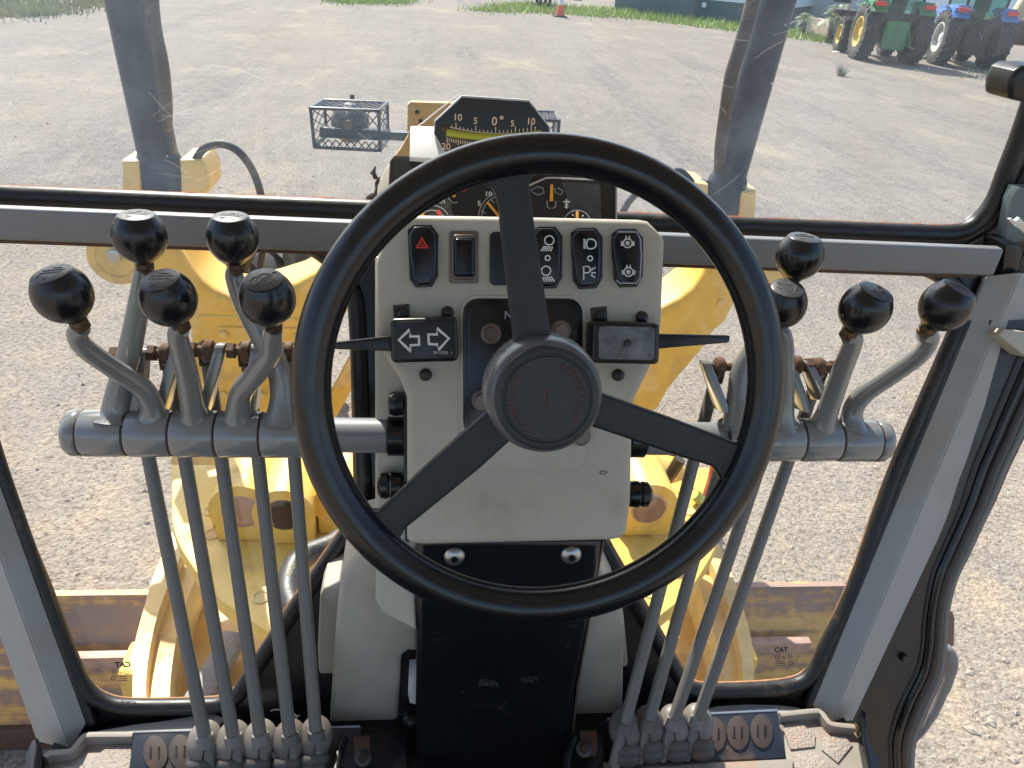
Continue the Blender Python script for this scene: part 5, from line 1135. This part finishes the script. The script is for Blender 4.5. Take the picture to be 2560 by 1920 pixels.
M_dryg = mat('thin_dry_grass', (.33, .34, .18), .7, nscale=.7, var=.35, dust=(.36, .33, .2), dustamt=.4, dscale=1.2)
grass('grass', 'bright green grass strip along the house and across the far yard', [([(1180, 26), (1290, 8), (1560, 24), (1860, 60), (2130, 96), (2100, 112), (1850, 80), (1600, 50), (1400, 36), (1200, 30)], 900), ([(830, 0), (1030, 0), (1000, 9), (850, 8)], 260)], 12, .08, .26, M_grass)
grass('dry_grass', 'sparse pale grass on the dirt at the far corner of the yard', [([(-60, -30), (310, -30), (260, 20), (150, 40), (-60, 46)], 620)], 12, .05, .16, M_dryg)
grass('dry_grass', 'dry yellow grass at the wheels of the blue tractor', [([(2470, 175), (2540, 165), (2570, 200), (2500, 215)], 60)], 12, .06, .22, M_dryg)
def tuft(px, py, label, h, n):
    g = aZ(px, py, 0); bm = newbm()
    for _ in range(n):
        a = rnd.uniform(0, 6.28); r = rnd.uniform(0, .12); hh = h * rnd.uniform(.5, 1); b = g + V((r * math.cos(a), r * math.sin(a), 0)); t = b + V((math.cos(a) * hh * .6, math.sin(a) * hh * .6, hh)); s = V((-math.sin(a), math.cos(a), 0)) * .012
        bm.faces.new([bm.verts.new(q) for q in (b - s, b + s, t)])
    obj('grass_tuft', bm, mat('grey_green_weed', (.12, .14, .09), .7, var=.3), None, label=label, cat='weed', smooth=0)
tuft(2102, 190, 'lone grey-green weed tuft on bare gravel in front of the green tractor', .38, 90)
# traffic cone
g = aZ(1400, 42, 0)
cone = thing('traffic_cone', 'orange traffic cone with white band standing before the far grass', 'traffic cone', g)
M_or = mat('cone_orange', (.75, .12, .04), .5, var=.1)
obj('base', box(g.x - .3, g.x + .3, g.y - .3, g.y + .3, 0, .06, .01), M_black, cone)
obj('body', lathe([(.22, 0), (.17, .28), (.14, .44)], g + V((0, 0, .06)), (0, 0, 1), 24), M_or, cone)
obj('white_band', lathe([(.141, 0), (.105, .22)], g + V((0, 0, .50)), (0, 0, 1), 24), M_white, cone)
obj('tip', lathe([(.105, 0), (.06, .26), (.05, .27), (0, .27)], g + V((0, 0, .72)), (0, 0, 1), 24), M_or, cone)
obj('pole', cyl(g + V((-.32, 0, 0)), g + V((-.30, 0, 2.2)), .02, 8), M_grey, None, label='thin dark pole standing beside the traffic cone', cat='pole')
# blue cart / trailer edge behind the cone
g2 = aZ(1380, 20, 0)
ct = thing('utility_trailer', 'small grey trailer with black tyre standing in the grass beyond the cone', 'trailer', g2)
obj('bed', box(g2.x - 1.6, g2.x + .6, g2.y - .8, g2.y + .9, .5, .75, .03), mat('grey_blue_trailer', (.35, .4, .42), .5, var=.1), ct)
obj('tongue', box(g2.x + .6, g2.x + 1.6, g2.y, g2.y + .08, .45, .53, .01), M_black, ct)
for s in (-.85, .95): obj('tyre', tyrebm((g2.x - .5, g2.y + s, .33), (0, 1, 0), .33, .2, 1, .002), M_tyre, ct)
# house: teal base, pale blue siding
hA, hB, hC = aZ(1535, 26, 0), aZ(1862, 62, 0), None
hd = (hB - hA); L_ = hd.length; hx = hd.normalized(); hn = V((hx.y, -hx.x, 0))
if hn.dot(-hA) < 0: hn = -hn
hs = thing('house', 'pale blue weatherboard house on a dark teal base behind the grass strip', 'house', hA.lerp(hB, .5))
M_teal = mat('teal_render', (.06, .12, .125), .7, nscale=2, var=.1)
M_side = mat('pale_blue_siding', (.72, .82, .84), .6, nscale=3, var=.05)
HL = L_ * 1.28
def hq(u, v, z): return hA + hx * u + hn * v + V((0, 0, z))
def hbox(u0, u1, v0, v1, z0, z1, bev=.0):
    bm = newbm(); vs = [bm.verts.new(hq(u, v, z)) for z in (z0, z1) for u, v in ((u0, v0), (u1, v0), (u1, v1), (u0, v1))]
    for f in ((3, 2, 1, 0), (4, 5, 6, 7), (0, 1, 5, 4), (1, 2, 6, 5), (2, 3, 7, 6), (3, 0, 4, 7)): bm.faces.new([vs[i] for i in f])
    bmesh.ops.recalc_face_normals(bm, faces=bm.faces); return bm
obj('base_wall', hbox(0, HL, -7, 0, 0, 1.0), M_teal, hs)
obj('vent_panel', hbox(L_ * .62, L_ * .72, -.1, .04, .1, .9), mat('dark_teal', (.04, .08, .085), .7), hs)
obj('vent', hbox(L_ * .67, L_ * .70, -.1, .06, .62, .86), M_side, hs)
for k in range(9):
    b = hbox(-.15, HL + .15, -7.1, .06, 1.0 + k * .28, 1.0 + k * .28 + .272)
    for v in b.verts:
        if v.co.z > 1.0 + k * .28 + .2 and (v.co - hA).dot(hn) > -1: v.co -= hn * .02
    obj('siding_board', b, M_side, hs)
wn = obj('window', hbox(L_ * .3, L_ * .45, -.2, .09, 1.9, 3.0), M_white, hs); obj('pane', hbox(L_ * .31, L_ * .44, -.2, .095, 1.96, 2.94), M_gloss, wn)
bm = newbm(); q = [hq(-.6, .5, 3.5), hq(HL + .6, .5, 3.5), hq(HL + .6, -3.5, 5.3), hq(-.6, -3.5, 5.3), hq(HL + .6, -7.6, 3.5), hq(-.6, -7.6, 3.5)]
vv = [bm.verts.new(p) for p in q]; bm.faces.new((vv[0], vv[1], vv[2], vv[3])); bm.faces.new((vv[3], vv[2], vv[4], vv[5])); bm.faces.new((vv[0], vv[3], vv[5])); bm.faces.new((vv[1], vv[4], vv[2]))
obj('roof', bm, mat('grey_roof', (.3, .31, .32), .5), hs, smooth=0)
# porch step and planter right of the house
pA, pB = aZ(2010, 92, 0), aZ(2100, 110, 0)
d_ = (pB - pA).normalized(); n_ = V((d_.y, -d_.x, 0))
def obx(A, d, u0, u1, v0, v1, z0, z1):
    n = V((d.y, -d.x, 0)); n = n if n.dot(-A) > 0 else -n
    bm = newbm(); vs = [bm.verts.new(A + d * u + n * v + V((0, 0, z))) for z in (z0, z1) for u, v in ((u0, v0), (u1, v0), (u1, v1), (u0, v1))]
    for f in ((3, 2, 1, 0), (4, 5, 6, 7), (0, 1, 5, 4), (1, 2, 6, 5), (2, 3, 7, 6), (3, 0, 4, 7)): bm.faces.new([vs[i] for i in f])
    bmesh.ops.recalc_face_normals(bm, faces=bm.faces); return bm
obj('garden_wall', obx(pA, d_, -2, 5, -1.6, -1.2, 0, .75), mat('pale_pink_render', (.62, .48, .38), .8, nscale=3, var=.1), None, label='low pinkish garden wall behind the small palms', cat='wall')
sh = thing('shed', 'pale blue-white corrugated shed wall standing behind the two tractors', 'shed', aZ(2300, 78, 0))
sA = aZ(2190, 58, 0); sB = aZ(2560, 100, 0); sd = (sB - sA).normalized()
M_shed = mat('pale_blue_metal_sheet', (.84, .88, .92), .45, nscale=2, var=.05)
obj('wall', obx(sA, sd, -8, 16, -6, 0, 0, 4.2), M_shed, sh)
for k in range(58): obj('sheet_rib', obx(sA, sd, -7.9 + k * .41, -7.9 + k * .41 + .12, -.02, .035, .02, 4.2), M_shed, sh, smooth=0)
obj('roof', obx(sA, sd, -8.3, 16.3, -6.5, .5, 4.2, 4.5), M_silver, sh)
gA = aZ(2020, 66, 0)
gb = thing('porch_building', 'white porch building with a dark window between the cylinder and the green tractor', 'building', gA)
gd = (aZ(2100, 78, 0) - gA).normalized()
obj('wall', obx(gA, gd, -3.2, 3.0, -4, -1.5, 0, 3.6), mat('white_wall', (.68, .70, .72), .7, var=.04), gb)
w_ = obj('window', obx(gA, gd, .0, 1.3, -1.55, -1.46, 1.25, 2.6), M_white, gb); obj('pane', obx(gA, gd, .08, 1.22, -1.5, -1.45, 1.33, 2.52), M_gloss, w_)
# small palms
def palm(px, py, h, label, nf=18, sc=1., trunk=.1):
    g = aZ(px, py, 0); t = thing('small_palm', label, 'palm', g, 'small palms before the porch building')
    obj('trunk', lathe([(trunk, 0), (trunk * .8, h * .5), (trunk * .9, h), (0, h + .05)], g, (rnd.uniform(-.06, .06), 0, 1), 12), mat('palm_trunk', (.1, .08, .06), .9, nscale=30, var=.4, bump=.5), t)
    bm = newbm()
    for k in range(nf):
        a = 6.283 * k / nf + rnd.uniform(-.2, .2); el = rnd.uniform(.1, 1.2); ln = sc * rnd.uniform(.7, 1.05); prev = None
        o = g + V((0, 0, h)); hd_ = V((math.cos(a), math.sin(a), 0)); sd_ = V((-math.sin(a), math.cos(a), 0))
        for s in range(9):
            f = s / 8; p = o + hd_ * ln * f * math.cos(el) + V((0, 0, ln * (f * math.sin(el) - .75 * f * f)))
            if prev is not None:
                for sg in (-1, 1):
                    for jj in (0, .5):
                        b = prev.lerp(p, jj); w2 = .22 * sc * math.sin(math.pi * min(1, f * .9 + .1)) + .03; tip = b + sd_ * sg * w2 + hd_ * .1 * sc - V((0, 0, .07 * sc))
                        bm.faces.new([bm.verts.new(q) for q in (b, prev.lerp(p, jj + .28), tip)])
            prev = p
    obj('fronds', bm, mat('palm_frond', (.13, .18, .07), .5, nscale=3, var=.3), t, smooth=0)
palm(2005, 90, .75, 'small palm nearest the lift cylinder, before the pinkish wall', 20, .95)
palm(2068, 108, 1.0, 'drooping small palm next to the green tractor', 20, 1.0)
palm(2082, 100, 1.25, 'taller small palm close behind the drooping one', 22, 1.1)
palm(1875, 62, .35, 'bushy low palm at the corner of the teal base', 24, 1.0, .12)
sg = aZ(2090, 131, 0)
st = thing('marker_stand', 'thin brown marker rod on a white foot beside the green tractor', 'marker', sg)
obj('rod', cyl(sg, sg + V((.25, .3, 2.4)), .018, 8), M_hoseb, st); obj('foot', lathe([(.16, 0), (.15, .03), (.03, .05), (0, .05)], sg, (0, 0, 1), 16), M_paper, st)
# tractors
def tractor(g, head, label, col, rimcol, sc=1., dual=False):
    m_c = mat('tractor_paint_' + label.split()[0], col, .5, nscale=2, var=.12, dust=(.22, .21, .17), dustamt=.45, dscale=3); m_r = mat('tractor_rim_' + label.split()[0], rimcol, .6, var=.12, dust=(.3, .26, .18), dustamt=.45, dscale=5)
    h = math.radians(head); F = V((math.sin(h), math.cos(h), 0)); Rt = V((F.y, -F.x, 0)); Z = V((0, 0, 1))
    t = thing('tractor', label, 'tractor', g)
    Q = lambda r, f, z: g + (Rt * r + F * f + Z * z) * sc
    def bxx(r0, r1, f0, f1, z0, z1, bev=.03, tp=0):
        bm = newbm(); vs = [bm.verts.new(Q(r, f, z)) for z in (z0, z1) for r, f in ((r0, f0), (r1, f0), (r1, f1), (r0, f1))]
        for q in ((3, 2, 1, 0), (4, 5, 6, 7), (0, 1, 5, 4), (1, 2, 6, 5), (2, 3, 7, 6), (3, 0, 4, 7)): bm.faces.new([vs[i] for i in q])
        bmesh.ops.recalc_face_normals(bm, faces=bm.faces)
        if bev: bmesh.ops.bevel(bm, geom=bm.edges[:], offset=bev * sc, segments=2, affect='EDGES', clamp_overlap=True)
        return bm
    def wheel(r, f, R_, wd, side):
        c = Q(r, f, R_); w_ = obj('wheel', tyrebm(c, Rt, R_ * sc, wd * sc, 22 if R_ > .6 else 18, .035 * sc), M_tyre, t)
        obj('rim', lathe([(R_ * .56 * sc, 0), (R_ * .57 * sc, wd * .46 * sc), (R_ * .52 * sc, wd * .46 * sc), (R_ * .46 * sc, wd * .2 * sc), (R_ * .2 * sc, wd * .12 * sc), (R_ * .16 * sc, wd * .3 * sc), (0, wd * .3 * sc)], c, Rt * side, 30), m_r, w_)
    for s in (-1, 1):
        wheel(s * .86, 0, .86, .5, s); wheel(s * .82, 2.45, .6, .4, s)
        # fender: arched strip over the wheel
        bm = newbm(); R2 = []
        for k in range(9):
            a = math.radians(42 + 66 * k / 8)
            for_ = []
            for rr_2, in_ in ((.98, .52), (.98, 1.06), (1.03, 1.06), (1.03, .52)):
                for_.append(bm.verts.new(Q(s * in_, -math.cos(a) * rr_2, .86 + math.sin(a) * rr_2)))
            R2.append(for_)
        for A_, B_ in zip(R2, R2[1:]):
            for j in range(4): bm.faces.new((A_[j], A_[(j + 1) % 4], B_[(j + 1) % 4], B_[j]))
        bm.faces.new(R2[0]); bm.faces.new(R2[-1][::-1]); bmesh.ops.recalc_face_normals(bm, faces=bm.faces)
        obj('fender', bm, m_c, t)
        obj('fender_top', bxx(s * .55 - .2 if s < 0 else .42, s * .55 + .13 + .2 if s < 0 else 1.0, -.85, .3, 1.72, 1.9, .06) if False else bxx(min(s * .45, s * 1.02), max(s * .45, s * 1.02), -.72, .2, 1.66, 1.92, .08), m_c, t)
        obj('tail_lamp', bxx(min(s * .62, s * .96), max(s * .62, s * .96), -.80, -.70, 1.72, 1.86, .02), M_red, t)
    obj('rear_axle', bxx(-.62, .62, -.16, .16, .70, 1.02, .06), M_grey if col[2] > .2 else m_c, t)
    obj('gearbox', bxx(-.30, .30, -.45, 1.4, .55, 1.30, .08), mat('dark_tractor_cast_' + label.split()[0], (.03, .07, .05) if col[2] < .2 else (.05, .055, .06), .5, var=.1), t)
    obj('hood', bxx(-.38, .38, 1.3, 3.1, .95, 1.78, .12), m_c, t)
    obj('front_axle', bxx(-.66, .66, 2.35, 2.55, .5, .68, .04), M_grey, t)
    obj('steps', bxx(-.85, -.55, .9, 1.35, .45, .8, .02), M_black, t)
    for s in (-1, 1):
        for f0, z1 in ((-.55, 2.75), (1.15, 2.75)):
            obj('cab_post', sweep([Q(s * .62, f0 + (.12 if f0 < 0 else 0), 1.5), Q(s * .66, f0, z1)], .045 * sc, 8), M_black, t)
        obj('side_glass', prism([Q(s * .64, -.45, 1.6), Q(s * .64, 1.12, 1.6), Q(s * .67, 1.12, 2.7), Q(s * .67, -.52, 2.7)], Rt, -.006, .006), M_tg, t)
    obj('rear_glass', prism([Q(-.6, -.46, 1.55), Q(.6, -.46, 1.55), Q(.63, -.56, 2.7), Q(-.63, -.56, 2.7)], F, -.006, .006), M_tg, t)
    obj('cab_floor', bxx(-.62, .62, -.45, 1.1, 1.2, 1.52, .05), M_black, t)
    obj('rear_sill', prism([Q(-.62, -.5, 1.75), Q(-.4, -.5, 1.55), Q(.4, -.5, 1.55), Q(.62, -.5, 1.75), Q(.62, -.5, 1.35), Q(-.62, -.5, 1.35)], F, -.05, .03), M_black, t)
    obj('seat', merge(bxx(-.26, .26, 0, .5, 1.52, 1.75, .06), bxx(-.26, .26, -.12, .04, 1.7, 2.3, .06)), M_black, t)
    obj('cab_roof', bxx(-.74, .74, -.75, 1.35, 2.75, 2.98, .08), m_c if col[2] > .2 else m_c, t)
    for s in (-1, 1):
        obj('lift_arm', sweep([Q(s * .42, -.3, .62), Q(s * .48, -.95, .55), Q(s * .5, -1.15, .56)], .035 * sc, 8), m_c if col[2] < .2 else M_black, t)
        obj('lift_link', sweep([Q(s * .36, -.35, 1.35), Q(s * .46, -.9, .58)], .025 * sc, 8), m_c if col[2] < .2 else M_black, t)
    obj('hitch_frame', bxx(-.40, .40, -.60, -.42, .42, 1.30, .04), m_c if col[2] < .2 else M_black, t)
    obj('top_link', sweep([Q(0, -.5, 1.2), Q(0, -.95, .95)], .03 * sc, 8), M_grey, t)
    obj('mirror', bxx(-1.02, -.88, 1.1, 1.14, 2.1, 2.4, .02), M_black, t)
    obj('exhaust', sweep([Q(.42, 1.5, 1.7), Q(.42, 1.5, 2.9)], .05 * sc, 10), M_black, t)
M_tg = glass_mat('tractor_glass', .02, .03, 0, 1, tint=(.62, .82, .76))
tractor(aZ(2205, 153, 0), 11, 'green tractor with yellow wheel rims, a lush weedy yard around it' if False else 'green tractor with yellow rims and red tail lamps', (.03, .22, .07), (.6, .44, .07), 1.05)
tractor(aZ(2402, 166, 0), 13, 'blue tractor with white rims parked beside the green one', (.06, .20, .55), (.66, .68, .68), 1.05)
# attachment frame standing beyond the green tractor and rusty machine at the frame edge
g = aZ(2090, 108, 0)
tw = thing('tyre_stack', 'stack of dark tyres standing past the green tractor wheel', 'tyre stack', g)
for k in range(4): obj('tyre', tyrebm(g + V((.03 * (k % 2), .0, .18 + k * .34)), (0, 0, 1), .5, .32, 18, .02), M_tyre, tw)
g = aZ(2560, 165, 0)
im = thing('yellow_machine', 'sun-bleached tan machine with dark tyre cut off behind the blue tractor', 'machine', g)
obj('wheel', tyrebm(g + V((.4, 0, .75)), (.6, -.8, 0), .75, .45, 20), M_tyre, im)
obj('body', box(g.x - .9, g.x + 1.6, g.y + .4, g.y + 2.2, .7, 1.6, .1), M_rust, im)
obj('boom', sweep([g + V((-.4, 1, 1.5)), g + V((-.2, 1, 2.4)), g + V((.6, 1, 2.9))], [.28, .24, .2], 10), mat('tan_paint', (.6, .45, .25), .6, var=.1), im)
